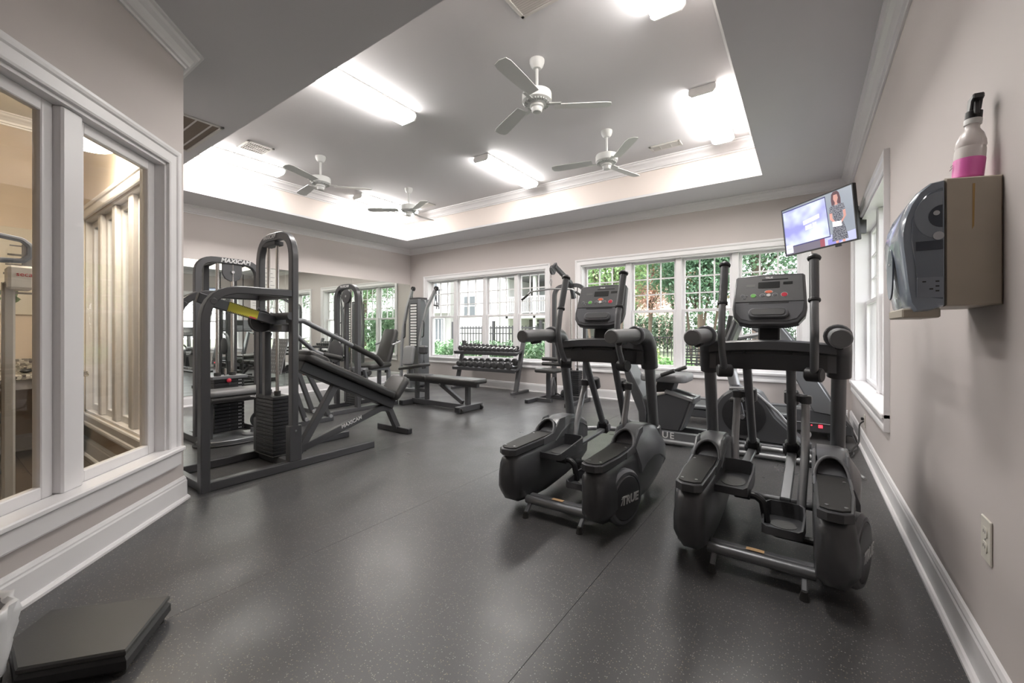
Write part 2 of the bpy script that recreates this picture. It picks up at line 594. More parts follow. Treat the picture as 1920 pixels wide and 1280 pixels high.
# ceilings
c = P()
c.box(XL, XR, YT1, YB, ZC, ZC + .03)
c.box(XL, XT0, YN, YT1, ZC, ZC + .03)
c.box(XT1, XR, YE, YT1, ZC, ZC + .03)
c.box(XT0, XT1, YN, YT0, ZC, ZC + .03)
c.prism([(CX_ , YN), (CX_, CY_), (EX_, EY_), (EX_, YE), (XT1, YE), (XT1, YN)], ZC, ZC + .03)
ceil = struct(c.done('ceiling', CEIL, smooth=0))
t = P()
for (x0, x1, y0, y1) in ((XT0 - .03, XT0, YT0 - .03, YT1 + .03), (XT1, XT1 + .03, YT0 - .03, YT1 + .03), (XT0, XT1, YT0 - .03, YT0), (XT0, XT1, YT1, YT1 + .03)):
    t.box(x0, x1, y0, y1, ZC + .0301, ZT)
struct(t.done('ceiling_tray_sides', FASCIA, smooth=0))
struct(P().box(XT0 - .05, XT1 + .05, YT0 - .05, YT1 + .05, ZT, ZT + .04).done('ceiling_tray', CEIL, smooth=0))
struct(P().prism([(OX, OY), (EX_ - .14, OY), (EX_ - .14, EY_ - .14), (CX_ - .15, YN - .12), (OX, YN - .12)], 3.0, 3.03).done('ceiling_office', mat('office_ceiling_paint', (0.72, 0.69, 0.63), 0.8), smooth=0))
struct(P().box(XL - .25, XR + .25, OY - .2, YB + .25, ZR, ZR + .1).done('ceiling_sky_block', mat('sky_block_grey', (0.2, 0.2, 0.2), 0.9), smooth=0))  # unseen slab added over the ceilings to stop sun and sky leaking in

def molding(pts, prof, closed=False):
    """sweep a profile [(offset from wall, z)] along a plan polyline, interior on the left, mitred"""
    n = len(pts)
    rings = []
    for i in range(n):
        p = Vector(pts[i])
        dirs = []
        if closed or i > 0: dirs.append((p - Vector(pts[i - 1])).normalized())
        if closed or i < n - 1: dirs.append((Vector(pts[(i + 1) % n]) - p).normalized())
        ns = [Vector((-d.y, d.x)) for d in dirs]
        if len(ns) == 1:
            nn, k = ns[0], 1.0
        else:
            nn = (ns[0] + ns[1]).normalized(); k = 1.0 / max(.2, nn.dot(ns[0]))
        rings.append([(p.x + nn.x * k * o, p.y + nn.y * k * o, z) for (o, z) in prof])
    if closed: rings.append(rings[0])
    return P().loft(rings, caps=not closed)
def crown_prof(z, s=1.0):
    q = [(0, -.105), (.012, -.105), (.016, -.092), (.030, -.088), (.036, -.070), (.052, -.046), (.074, -.030), (.082, -.014), (.098, -.012), (.100, 0), (0, 0)]
    return [(a * s, z + b * s) for a, b in q]
gym_plan = [(XR, YE), (XR, YB), (XL, YB), (XL, YN), (CX_, CY_), (EX_, EY_), (EX_, YE)]
struct(molding(gym_plan, crown_prof(ZC)).done('trim_1', TRIM, smooth=0))
struct(molding([(XT1, YT0), (XT1, YT1), (XT0, YT1), (XT0, YT0)], crown_prof(ZT, 1.15), True).done('trim_2', TRIM, smooth=0))
struct(molding([(EX_ - .15, OY), (EX_ - .15, EY_ - .15), (CX_ - .17, YN - .13), (OX, YN - .13), (OX, OY)], crown_prof(3.0, .9)).done('trim_3', TRIM, smooth=0))
BB = [(0, 0), (.034, 0), (.034, .012), (.026, .022), (.018, .024), (.018, .118), (.014, .126), (.014, .134), (.008, .146), (0, .150)]
def baseboard(name, a, b, m=TRIM):
    return struct(molding([a, b], BB).done(name, m, smooth=0))
struct(molding(gym_plan[:2], BB).done('baseboard_right', TRIM, smooth=0))
struct(molding([(XR - .034, YB), (XL + .034, YB)], BB).done('baseboard_back', TRIM, smooth=0))
struct(molding([(XL, YB - .034), (XL, YN)], BB).done('baseboard_left', TRIM, smooth=0))
struct(molding([(XL + .034, YN), (CX_, CY_), (EX_, EY_), (EX_, YE)], BB).done('baseboard_angled', TRIM, smooth=0))
struct(molding([(CX_ - .14, YN - .126), (OX, YN - .126), (OX, OY)], BB).done('baseboard_office', TRIM, smooth=0))

# ---------------------------------------------------------------- windows
def window(name, M, a0, a1, z0, z1, edges, zmeet, grid=(3, 3), depth=0.12, th=0.2, casing=0.095, glass=GLASS, stool=True, fixed=False, backcase=False, mull=0.085):
    root = struct(bpy.data.objects.new(name, None)); scn.collection.objects.link(root)
    root.matrix_world = M
    # casing on the wall face: stepped profile, mitred
    def case(y, s):
        prof = [(0, 0), (0, .016 * s), (.010, .020 * s), (.060, .020 * s), (.068, .027 * s), (.082, .030 * s), (casing, .030 * s), (casing, 0)]
        rings = []
        for (ca, cz, sa, sz) in ((a0, z0, -1, -1), (a0, z1, -1, 1), (a1, z1, 1, 1), (a1, z0, 1, -1)):
            rings.append([(ca + sa * o, y - h, cz + sz * o) for o, h in prof])
        rings.append(rings[0])
        return P().loft(rings, caps=False).done('casing', TRIM, root, smooth=0)
    case(0, 1)
    if backcase: case(th + .006, -1)
    j = P()                                                      # jamb lining of the opening
    for (x0, x1, q0, q1) in ((a0, a0 + .018, z0, z1), (a1 - .018, a1, z0, z1), (a0, a1, z1 - .018, z1), (a0, a1, z0, z0 + .018)):
        j.box(x0, x1, .0, th, q0, q1)
    j.done('jamb', TRIM, root, smooth=0)
    if stool:
        P().box(a0 - casing, a1 + casing, -.045, depth - .03, z0 - .012, z0 + .022, .006).done('sill', TRIM, root)
    for e in edges[1:-1]:
        P().box(e - mull / 2, e + mull / 2, depth - .055, depth + .05, z0 + .018, z1 - .018, .008).done('mullion', TRIM, root)
    for i in range(len(edges) - 1):
        l = edges[i] + (mull / 2 if i else .018); r = edges[i + 1] - (mull / 2 if i < len(edges) - 2 else .018)
        b, tp = z0 + .018, z1 - .018
        def sash(l, r, b, tp, y, w, nm):
            p = P()
            p.box(l, l + w, y - .018, y + .018, b, tp, .004); p.box(r - w, r, y - .018, y + .018, b, tp, .004)
            p.box(l + w - .002, r - w + .002, y - .018, y + .018, b, b + w, .004); p.box(l + w - .002, r - w + .002, y - .018, y + .018, tp - w, tp, .004)
            s = p.done(nm, TRIM, root)
            P().box(l + w - .004, r - w + .004, y - .002, y + .002, b + w - .004, tp - w + .004).done('pane', glass, s, smooth=0)
            return s, (l + w, r - w, b + w, tp - w)
        if fixed:
            sash(l, r, b, tp, depth, .055, 'sash')
            continue
        s, (gl, gr, gb, gt) = sash(l, r, zmeet - .02, tp, depth + .028, .034, 'upper_sash')
        for k in range(1, grid[0]):
            x = gl + (gr - gl) * k / grid[0]
            P().box(x - .009, x + .009, depth + .018, depth + .038, gb - .002, gt + .002).done('muntin', TRIM, s, smooth=0)
        for k in range(1, grid[1]):
            zz = gb + (gt - gb) * k / grid[1]
            P().box(gl - .002, gr + .002, depth + .0185, depth + .0375, zz - .009, zz + .009).done('muntin', TRIM, s, smooth=0)
        sash(l, r, b, zmeet + .02, depth - .010, .040, 'lower_sash')
    return root
window('window_1', MBK, w1[0], w1[1], WZ0, WZ1, [w1[0], bx(-4.40), bx(-5.155), bx(-5.93), w1[1]], WMEET)
window('window_2', MBK, w2[0], w2[1], WZ0, WZ1, [w2[0], bx(-0.775), bx(-1.51), bx(-2.265), w2[1]], WMEET)
window('window_3', MR, w3[0], w3[1], WZ0, WZ1, [w3[0], (w3[0] + w3[1]) / 2, w3[1]], WMEET)
window('window_4', MA, w4[0], w4[1], 0.34, 2.10, [w4[0], 0.80, w4[1]], 0, depth=.07, th=.12, glass=OFFGLASS, fixed=True, stool=False, backcase=True, mull=.11)
P(MA).box(w4[0] - .10, w4[1] + .10, -.055, .05, .335, .362, .006).box(w4[0] - .09, w4[1] + .09, -.035, .0, .245, .335, .008).done('trim_4', TRIM)
struct(bpy.data.objects['trim_4'])
window('window_5', MN, w5[0], w5[1], 0.36, 2.08, [w5[0] + (w5[1] - w5[0]) * k / 4 for k in range(5)], 0, depth=.06, th=.12, glass=OFFGLASS, fixed=True, stool=False, backcase=True, mull=.10)

# wall mirror on the left wall
MIRR = mat('mirror_silver', (0.80, 0.835, 0.785), 0.0, metal=1.0)
mir = thing('wall_mirror', 'tall frameless mirror of several sheets covering the left wall', 'mirror', (XL, 0, 0))
my = [YN + .02, 2.3, 3.57, 4.84, YB - .005]
for i in range(4):
    P().box(.002, .008, my[i] + .0012, my[i + 1] - .0012, 0.155, 2.12, .001).done('mirror_sheet', MIRR, mir, smooth=0)
# ---------------------------------------------------------------- ceiling fixtures, fans, vents
TUBE = glow('lit_diffuser', (1.0, 0.965, 0.925), TUBE_POWER)
def make_light():
    r = thing('ceiling_light', '', 'ceiling light', (0, 0, 0), 0, 'fluorescent fixtures in the tray ceiling')
    P().box(-.115, .115, -.60, .60, -.022, 0, .004).done('pan', WHITEP, r)
    prof = [(-.112, -.022), (-.112, -.055), (-.085, -.082), (.085, -.082), (.112, -.055), (.112, -.022)]
    P().prism([(a, b) for a, b in prof], -.592, .592, 'y', .004).done('diffuser', TUBE, r)
    for s in (-1, 1):
        P().prism([(a * 1.05, b * 1.05) for a, b in prof], s * .593, s * .612, 'y', .003).done('end_cap', WHITEP, r)
    return r
L0 = make_light()
spots = [(-0.77, 2.35, 'fluorescent ceiling light by the right edge of the tray, nearest the camera'),
         (-0.77, 4.72, 'fluorescent ceiling light by the right edge of the tray, near the windows'),
         (-3.38, 2.33, 'fluorescent ceiling light in the middle of the tray, cut by its near edge'),
         (-3.38, 4.72, 'fluorescent ceiling light in the middle of the tray, near the window wall'),
         (-5.98, 2.30, 'fluorescent ceiling light by the mirror side of the tray, nearer the office'),
         (-5.98, 4.72, 'fluorescent ceiling light by the mirror side of the tray, in the far corner')]
for i, (x, y, lb) in enumerate(spots):
    if i == 0:
        L0.location = (x, y, ZT); L0['label'] = lb
    else:
        copy_tree(L0, (x, y, ZT), 0, lb)

def make_fan():
    r = thing('ceiling_fan', '', 'ceiling fan', (0, 0, 0), 0, 'white ceiling fans in the tray')
    P().lathe([(.02, -.075), (.034, -.072), (.052, -.05), (.062, -.02), (.062, 0)], 20).done('canopy', FANW, r)
    P().cyl((0, 0, -.26), (0, 0, -.07), .0125, seg=10).done('down_rod', FANW, r)
    P().lathe([(.03, -.255), (.085, -.262), (.118, -.275), (.122, -.285), (.122, -.345), (.112, -.352), (.09, -.362), (.06, -.372), (.04, -.372)], 28).done('motor_housing', FANW, r)
    v = P()
    for k in range(28):
        a = 2 * PI * k / 28
        M = Matrix.Rotation(a, 4, 'Z')
        v.box(.075, .106, -.004, .004, -.368, -.352, 0, M)
    v.done('motor_grille', mat('fan_grille', (0.42, 0.43, 0.42), 0.5), r)
    P().lathe([(.055, -.372), (.058, -.39), (.046, -.398), (.042, -.425), (.036, -.432), (.02, -.434)], 20).done('switch_cup', FANW, r)
    for k in range(3):
        a = 2 * PI * k / 3 + .35
        M = Matrix.Rotation(a, 4, 'Z')
        p = P()
        poly = [(.15, -.048), (.35, -.058), (.56, -.062), (.61, -.05), (.625, 0), (.61, .05), (.56, .062), (.35, .058), (.15, .048)]
        p.prism(poly, -.3625, -.3575, 'z', 0, M @ Matrix.Rotation(math.radians(9), 4, 'X'))
        bl = p.done('blade', FANW, r)
        P().box(.08, .20, -.016, .016, -.366, -.360, .002, M).done('blade_iron', FANW, bl)
    return r
F0 = make_fan()
fans = [(-1.82, 2.95, .2, 'white ceiling fan nearest the camera, right half of the tray'),
        (-1.82, 4.44, .9, 'white ceiling fan near the window wall, right half of the tray'),
        (-5.10, 2.97, .5, 'white ceiling fan over the press machines, left half of the tray'),
        (-5.10, 4.43, 1.3, 'smallest white ceiling fan, in the far left of the tray')]
for i, (x, y, rz, lb) in enumerate(fans):
    if i == 0:
        F0.location = (x, y, ZT); F0.rotation_euler = (0, 0, rz); F0['label'] = lb
    else:
        copy_tree(F0, (x, y, ZT), rz, lb)

def vent(name, x, y, z, w, l, nsl, lb, along='y', cols=1, back=None):
    r = thing(name, lb, 'air vent', (x, y, z), 0 if along == 'y' else PI / 2)
    P().box(-w / 2 + .01, w / 2 - .01, -l / 2 + .01, l / 2 - .01, -.003, 0).done('backing', back or DARKVENT, r, smooth=0)
    f = P()
    for (a, b, c, d) in ((-w / 2, -w / 2 + .028, -l / 2, l / 2), (w / 2 - .028, w / 2, -l / 2, l / 2), (-w / 2, w / 2, -l / 2, -l / 2 + .028), (-w / 2, w / 2, l / 2 - .028, l / 2)):
        f.box(a, b, c, d, -.012, 0, .003)
    for k in range(1, cols):
        yy = -l / 2 + l * k / cols
        f.box(-w / 2 + .02, w / 2 - .02, yy - .006, yy + .006, -.011, -.002, .002)
    f.done('frame', VENT, r)
    n = nsl
    for k in range(n):
        xx = -w / 2 + .03 + (w - .06) * (k + .5) / n
        M = Matrix.Translation((xx, 0, -.007)) @ Matrix.Rotation(math.radians(40), 4, 'Y')
        P().box(-.006, .006, -l / 2 + .026, l / 2 - .026, -.0008, .0008, 0, M).done('slat', VENT, r, smooth=0)
    return r
vent('ceiling_vent', -1.50, 2.33, ZT, .32, .32, 14, 'square ceiling vent cut by the top edge of the picture', 'x')
vent('ceiling_vent', -5.50, 2.37, ZT, .30, .30, 10, 'square ceiling vent above the press machines', 'x', 3)
vent('ceiling_vent', -1.38, 5.20, ZT, .16, .36, 5, 'narrow ceiling vent near the window wall, right half', 'x', 3)
vent('ceiling_vent', -5.55, 5.20, ZT, .16, .36, 5, 'narrow ceiling vent in the far left corner of the tray', 'x', 3)
vent('return_air_grille', -4.62, 1.30, ZC, .50, .85, 4, 'large brown return air grille in the low ceiling by the office', 'x', 1, mat('grille_brown', (.20, .155, .12), .7, bump=1.0, bscale=160))
# ---------------------------------------------------------------- elliptical trainers
def make_elliptical():
    r = thing('elliptical_trainer', '', 'elliptical', (0, 0, 0), 0, 'black elliptical trainers')
    def X(s, pts): return [(s * a, b, c) for a, b, c in pts]
    for s in (1, -1):
        # lower shroud: boat-shaped body
        st = [(-.030, .222, .285, .292, .150, .325), (-.010, .205, .312, .325, .110, .352), (.05, .200, .325, .342, .080, .360), (.20, .198, .330, .352, .058, .362),
              (.38, .198, .332, .362, .050, .372), (.46, .198, .334, .366, .055, .40), (.54, .198, .336, .372, .060, .445), (.66, .198, .340, .385, .070, .478),
              (.78, .200, .340, .390, .085, .470), (.90, .205, .338, .382, .105, .440), (1.00, .215, .330, .366, .13, .400), (1.06, .235, .312, .335, .17, .350)]
        rings = []
        for (y, xi, xt, xl, zb, zt) in st:
            h = zt - zb
            q_ = min(.03, (xl - xi) * .25)
            ring = [(xi, y, zb + .03), (xi + q_, y, zb), (xl - q_ * 1.5, y, zb), (xl - q_ * .4, y, zb + .16 * h), (xl, y, zb + .26 * h), (xl, y, zb + .52 * h),
                    (xt + .004, y, zt - .045), (xt - .008, y, zt - .012), (xt - .03, y, zt), (xi + .02, y, zt), (xi, y, zt - .02)]
            rings.append(X(s, ring))
        P().loft(rings).done('side_shroud', SHROUD, r, smooth=50)
        # graphite shoulder over the front half
        sh = []
        for (y, xi, xt, xl, zb, zt) in st[5:]:
            k = 1.0 if .5 < y < 1.02 else .995
            a = [(xi - .004, y, zt - .05), (xi + .018, y, zt + .006), (xt - .03, y, zt + .007), (xt + .002, y, zt - .004), (xt + .018, y, zt - .045), (xl + .008, y, zt - .11), (xl + .009, y, zt - .15 - .10 * max(0, y - .46)), (xl - .02, y, zt - .16 - .10 * max(0, y - .46)), (xt - .03, y, zt - .09)]
            sh.append(X(s, a))
        P().loft(sh).done('shoulder_cover', SHROUDL, r, smooth=60)
        # step-on tray and its rubber pad
        poly = [(.204, -.012), (.235, -.034), (.285, -.034), (.318, -.008), (.336, .20), (.336, .47), (.200, .47), (.200, .20)]
        P().prism([(s * a, b) for a, b in poly], .3635, .402, 'z', .004).done('step_tray', SHROUD, r)
        pad = [(.212, 0), (.238, -.018), (.282, -.018), (.308, .004), (.324, .20), (.324, .43), (.212, .43)]
        P().prism([(s * a, b) for a, b in pad], .4025, .409, 'z', .002).done('step_pad', RUBBER, r)
        for (sx, sy) in ((.235, .02), (.295, .02), (.310, .36)):
            P().cyl((s * sx, sy, .409), (s * sx, sy, .4115), .007, seg=8).done('screw', STEEL, r)
        # toe cup: an arched rim with a hollow behind it
        n = 12
        def arch(y, lean, w, h, z0):
            out = []
            for k in range(n + 1):
                t = PI * k / n
                zz = h * math.sin(t)
                out.append((s * (.268 + w * math.cos(t)), y + lean * zz, z0 + zz))
            return out
        outer = arch(.42, .9, .066, .082, .402); back = arch(.51, .6, .050, .060, .402); tip = arch(.535, .3, .030, .03, .402)
        p = P()
        vs = outer + back + tip
        fs = []
        for q in range(2):
            for k in range(n):
                a = q * (n + 1) + k
                fs.append((a, a + 1, a + n + 2, a + n + 1))
        p.add(vs, fs)
        p.add(tip, [tuple(range(n + 1))])
        p.done('toe_cup', RUBBER, r, smooth=60, fix=False)
        P().tube(outer, .008, 8).done('toe_rim', SHROUDL, r, smooth=60)
        # ears joining the tray to the shoulder, each side of the cup
        for xx in (.203, .333):
            P().prism([(.30, .40), (.44, .415), (.52, .487), (.60, .49), (.60, .36), (.30, .36)], s * (xx - .006), s * (xx + .006), 'x', .003).done('cup_side', SHROUDL, r)
        # round cover on the outer side with lettering
        Mo = Matrix.Translation((s * .346, .225, .178)) @ Matrix.Rotation(s * math.radians(-16), 4, 'Z') @ Matrix.Rotation(s * PI / 2, 4, 'Y')
        P().lathe([(.150, -.03), (.150, .006), (.138, .020), (.122, .022), (.122, 0.0)], 36, Mo).done('wheel_arch', SHROUDL, r)
        cov = P().lathe([(.120, -.02), (.120, .018), (.114, .025), (.07, .031), (.002, .033)], 36, Mo).done('round_cover', SHROUD, r)
        if s > 0:
            Mt = Mo @ Matrix.Translation((.004, .0, .0335)) @ Matrix.Rotation(PI / 2, 4, 'Z')
            text('lettering', 'TRUE', .062, Mt @ Matrix.Translation((.010, 0, 0)), WHITEINK, cov, .002, .002, .12)
            P().add([(-.150, -.035, 0), (-.128, -.035, 0), (-.098, .030, 0), (-.075, .030, 0), (-.072, .036, 0), (-.140, .036, 0), (-.136, .026, 0), (-.112, .026, 0)],
                    [(0, 1, 2, 7), (2, 3, 4), (2, 4, 5, 6, 7)], Mt @ Matrix.Scale(.50, 4)).done('lettering', WHITEINK, cov, smooth=0, fix=False)
        # post
        P().tube(X(s, [(.315, .935, .36), (.315, .90, .52), (.315, .815, .88)]), .034, 14, .2).done('post', SILVER if False else FRAMEL, r)
        P().lathe([(.050, 0), (.052, .05), (.046, .085), (.036, .09)], 18, Matrix.Translation((s * .315, .935, .345)) @ Matrix.Rotation(math.radians(12), 4, 'X')).done('post_socket', SHROUDL, r)
        # fixed handrail: fat elbow from the post back to the grip
        P().tube(X(s, [(.315, .825, .84), (.315, .79, .98), (.308, .72, 1.05), (.298, .58, 1.056)]), .054, 16, .10, 6, ).done('handrail', SHROUD, r, smooth=60)
        P().cyl((s * .299, .60, 1.056), (s * .297, .565, 1.056), .058, seg=20, b=.006).done('rail_collar', SHROUDL, r)
        P().tube(X(s, [(.297, .57, 1.056), (.292, .36, 1.054), (.288, .20, 1.050)]), .040, 16).done('grip', GRIPG, r)
        P().cyl((s * .288, .205, 1.050), (s * .2875, .183, 1.050), .042, .040, seg=20, b=.005).done('grip_cap', GRIPG, r)
        P().tube(X(s, [(.291, .40, 1.020), (.289, .31, 1.014)]), .018, 8).done('pulse_sensor', BLACK, r)
        # swinging arm
        ax = s * .205
        P().tube([(ax, .615, .865), (ax, .545, .955), (ax, .505, 1.06), (ax, .530, 1.19), (ax, .555, 1.26)], .0185, 12, .12).done('arm_lower', FRAMEL, r)
        P().tube([(ax, .548, 1.236), (ax, .625, 1.45)], .0215, 12).done('arm_grip', BLACK if False else SHROUD, r)
        P().lathe([(.0235, 0), (.027, .004), (.027, .014), (.0235, .018)], 14, P.frame((ax, .545, 1.226), (ax, .56, 1.27))[0] @ Matrix.Rotation(-PI / 2, 4, 'X')).done('grip_ring', BLACK, r)
        P().lathe([(.023, 0), (.029, .005), (.031, .013), (.027, .021), (.022, .024), (.018, .03)], 14, P.frame((ax, .622, 1.442), (ax, .64, 1.49))[0] @ Matrix.Rotation(-PI / 2, 4, 'X')).done('grip_end', BLACK, r)
        P().cyl((s * .170, .64, .858), (s * .240, .61, .858), .036, seg=18, b=.006).done('arm_pivot', BLACK, r)
        # lower lever, clamp, link tube and rail to the pedal
        if s < 0:
            kn = (-.105, 1.07, .345); cl = (-.105, .90, .700); li = [(-.168, .86, .690), (-.165, .72, .45), (-.150, .622, .285)]; rl = [(-.105, 1.06, .325), (-.125, .60, .295)]
            pc, ptilt = (-.135, .43, .318), math.radians(-2)
        else:
            kn = (.105, .97, .385); cl = (.105, .87, .705); li = [(.170, .83, .690), (.168, .72, .42), (.150, .565, .165)]; rl = [(.105, .96, .365), (.085, .52, .225)]
            pc, ptilt = (.083, .37, .172), math.radians(-9)
        top = (s * .105, .73, .875)
        P().tube([top, kn], .0235, 12).done('lever', FRAMEL, r)
        M, L = P.frame((kn[0], kn[1] - .02, kn[2] + .05), (kn[0], kn[1] + .015, kn[2] - .045))
        P().box(-.036, .036, 0, L, -.032, .032, .012, M).done('lever_knuckle', BLACK, r)
        P().cyl((kn[0] - .046, kn[1], kn[2] - .005), (kn[0] + .046, kn[1], kn[2] - .005), .030, seg=18, b=.003).done('knuckle_pin', SHROUDL, r)
        c = P()
        c.cyl((cl[0], cl[1] - .01, cl[2] + .035), (cl[0], cl[1] + .012, cl[2] - .04), .037, seg=16, b=.006)
        c.rtube([(cl[0], cl[1], cl[2] + .004), (li[0][0], li[0][1], li[0][2] + .015)], .05, .045, 0, c=.012)
        c.cyl((li[0][0], li[0][1], li[0][2] - .012), (li[0][0], li[0][1], li[0][2] + .034), .029, seg=14, b=.005)
        c.done('lever_clamp', BLACK if False else SHROUD, r)
        P().tube(li, .020, 12, .25).done('link_tube', SILVER, r)
        P().bar(rl[0], rl[1], .048, .026, .005).done('pedal_rail', FRAMEL, r)
        # pedal: deep open tray
        Mp = Matrix.Translation(pc) @ Matrix.Rotation(ptilt, 4, 'X')
        out = [(-.078, -.165), (-.060, -.180), (.060, -.180), (.078, -.165), (.088, .02), (.084, .135), (.066, .165), (.02, .175), (-.02, .175), (-.066, .165), (-.084, .135), (-.088, .02)]
        inn = [(a * .90, b * .955) for a, b in out]
        hts = [.012, .004, .004, .012, .045, .058, .062, .062, .062, .062, .058, .045]
        k = len(out)
        vs = [(a, b, -.030) for a, b in out] + [(a, b, hts[i]) for i, (a, b) in enumerate(out)] + [(a, b, hts[i]) for i, (a, b) in enumerate(inn)] + [(a, b, -.010) for a, b in inn]
        fs = [tuple(range(k))[::-1]]
        for q in range(3):
            for i in range(k):
                j = (i + 1) % k
                fs.append((q * k + i, q * k + j, (q + 1) * k + j, (q + 1) * k + i))
        fs.append(tuple(3 * k + i for i in range(k)))
        pd = P().add(vs, fs, Mp).done('pedal', SHROUD, r, smooth=40)
        P().prism(ellipse(.055, .085, 24, 0, -.02), -.0098, -.0075, 'z', 0, Mp).done('pedal_tread', mat('pedal_tread_rubber', (0.12, 0.12, 0.12), .45, bump=.8, bscale=90), pd)
        P().box(-.05, .05, -.08, .06, -.055, -.029, .006, Mp).done('pedal_mount', BLACK, pd)
    # crossbar between the posts (tray dash)
    rings = []
    for k in range(13):
        u = -1 + 2 * k / 12
        x = u * .300; q = u * u
        y0 = .700 - .03 * (1 - q); y1 = .835
        zt = 1.030 - .020 * q; zb = .868 - .005 * q
        rings.append([(x, y0 + .012, zb), (x, y1, zb + .01), (x, y1 + .01, zt - .02), (x, y1 - .02, zt), (x, y0 + .03, zt + .004), (x, y0 + .004, zt - .006), (x, y0, zt - .05), (x, y0 + .020, zt - .062), (x, y0 + .016, zb + .03)])
    dash = P().loft(rings).done('dash_bar', SHROUD, r, smooth=40)
    lo = []
    for k in range(13):
        u = -1 + 2 * k / 12
        q = u * u; y0 = .700 - .03 * (1 - q)
        lo.append([(u * .262, y0 - .002, .872), (u * .262, y0 + .03, .872), (u * .262, y0 + .03, .955), (u * .262, y0 + .004, .955)])
    P().loft(lo).done('dash_skirt', BLACK, dash, smooth=40)
    for x in (-.195, -.115, .105, .19):
        P().box(x - .006, x + .006, .676 + .03 * (x / .3) ** 2, .72, .935, .968, .003).done('dash_slot', BLACK, dash)
    # console
    Mc = Matrix.Translation((0, .735, 1.255)) @ Matrix.Rotation(math.radians(-24), 4, 'X') @ Matrix.Rotation(PI / 2, 4, 'X')     # local x right, y up, z toward the user
    body = [(-.168, .150), (-.158, .160), (-.08, .166), (0, .168), (.08, .166), (.158, .160), (.168, .150), (.178, -.05), (.170, -.10), (.14, -.142), (.09, -.156), (-.09, -.156), (-.14, -.142), (-.170, -.10), (-.178, -.05)]
    con = P().prism(body, -.045, .004, 'z', .008, Mc).done('console', SHROUD, r)
    face = [(-.155, .147), (.155, .147), (.163, -.012), (-.163, -.012)]
    P().prism(face, .0042, .0075, 'z', .001, Mc).done('face_panel', PANEL, con)
    low = [(-.163, -.016), (.163, -.016), (.158, -.075), (.132, -.118), (.085, -.132), (-.085, -.132), (-.132, -.118), (-.158, -.075)]
    P().prism(low, .0042, .007, 'z', .001, Mc).done('face_panel', SHROUDL, con)
    P().prism(rrect(.105, .040, .004, 3, 0, .092), .0076, .009, 'z', 0, Mc).done('display', LCD, con)
    P().box(.068, .112, .092, .108, .0076, .009, 0, Mc).done('display', LCD, con)
    P().box(-.112, -.068, .084, .100, .0076, .0085, 0, Mc).done('display', mat('lcd_label', (0.13, 0.13, .13), .4), con)
    P().box(-.035, .090, .124, .130, .0076, .0088, 0, Mc).done('display', LCD, con)
    P().box(-.095, .095, -.024, -.018, .0074, .009, 0, Mc).done('reading_rack_slot', BLACK, con)
    text('lettering', 'TRUE', .015, Mc @ Matrix.Translation((.0, .139, .0078)), WHITEINK, con, .0006, .0004)
    for (x, y, rx, ry_, m) in ((0, .048, .018, .0095, ORANGE), (-.074, .026, .0135, .012, GREEN), (.074, .028, .0145, .013, RED), (-.030, .027, .0115, .010, SHROUDL), (0, .027, .0115, .010, WHITEP), (.030, .028, .0115, .010, SHROUDL), (-.128, .028, .0095, .0085, SHROUDL), (-.118, .012, .0095, .0085, SHROUDL), (-.108, .026, .006, .005, SHROUDL)):
        b = P().prism(ellipse(rx, ry_, 16, x, y), .0076, .0105, 'z', .0015, Mc).done('button', m, con)
        if m in (SHROUDL, GREEN, RED, ORANGE):
            ring = P()
            o1 = ellipse(rx * 1.14, ry_ * 1.14, 16, x, y); i1 = ellipse(rx * .98, ry_ * .98, 16, x, y)
            ring.add([(a, c, .0079) for a, c in o1] + [(a, c, .0079) for a, c in i1], [(k, (k + 1) % 16, 16 + (k + 1) % 16, 16 + k) for k in range(16)], Mc)
            ring.done('button_ring', WHITEINK, con, smooth=0, fix=False)
    P().prism(rrect(.190, .060, .026, 5, 0, -.088), .0072, .024, 'z', .006, Mc).done('tray_pod', SHROUDL, con)
    P().prism(rrect(.160, .040, .018, 5, 0, -.084), .0242, .027, 'z', .002, Mc).done('tray_lip', PANEL, con)
    P().prism([(.74, 1.00), (.81, 1.00), (.845, 1.20), (.775, 1.20)], -.052, .052, 'x', .008).done('console_neck', BLACK, r)
    # base frame
    P().cyl((-.202, .105, .085), (.202, .105, .085), .0235, seg=16).done('rear_bar', FRAMEL, r)
    P().box(-.20, .20, .130, .165, .055, .105, .004).done('rear_beam', FRAMEL, r)
    P().box(-.05, .02, .1295, .155, .1055, .107).done('warning_sticker', mat('sticker_orange', (.65, .42, .22), .5), r)
    for x in (-.175, .165):
        P().bar((x, .10, .07), (x, .050, .028), .022, .018).done('leveler_arm', FRAMEL, r)
        P().cyl((x, .045, 0), (x, .045, .036), .018, .012, seg=12).done('leveler_foot', RUBBER, r)
    P().cyl((-.202, .78, .13), (.202, .78, .13), .022, seg=14).done('middle_bar', FRAMEL, r)
    for s in (-1, 1):
        P().cyl((s * .26, .95, 0), (s * .26, .95, .12), .022, seg=12).done('front_foot', RUBBER, r)
    P().tube([(-.33, .99, .30), (-.24, 1.16, .30), (0, 1.25, .30), (.24, 1.16, .30), (.33, .99, .30)], .019, 12, .35, 8).done('front_bumper', SILVER, r)
    P().tube([(-.20, .33, .285), (-.03, .33, .285), (.0, .33, .265), (.02, .33, .15), (.05, .33, .125), (.20, .33, .125)], .017, 10, .03).done('crank', BLACK, r)
    P().cyl((-.12, .33, .285), (-.05, .33, .285), .026, seg=12, b=.004).done('crank_sleeve', BLACK, r)
    return r
E0 = make_elliptical()
E0.location = (-.166, 2.0, 0); E0['label'] = 'black elliptical trainer nearest the right wall, under the television'
copy_tree(E0, (-1.150, 1.98, 0), math.radians(1.0), 'black elliptical trainer in the middle of the room, left of its twin')
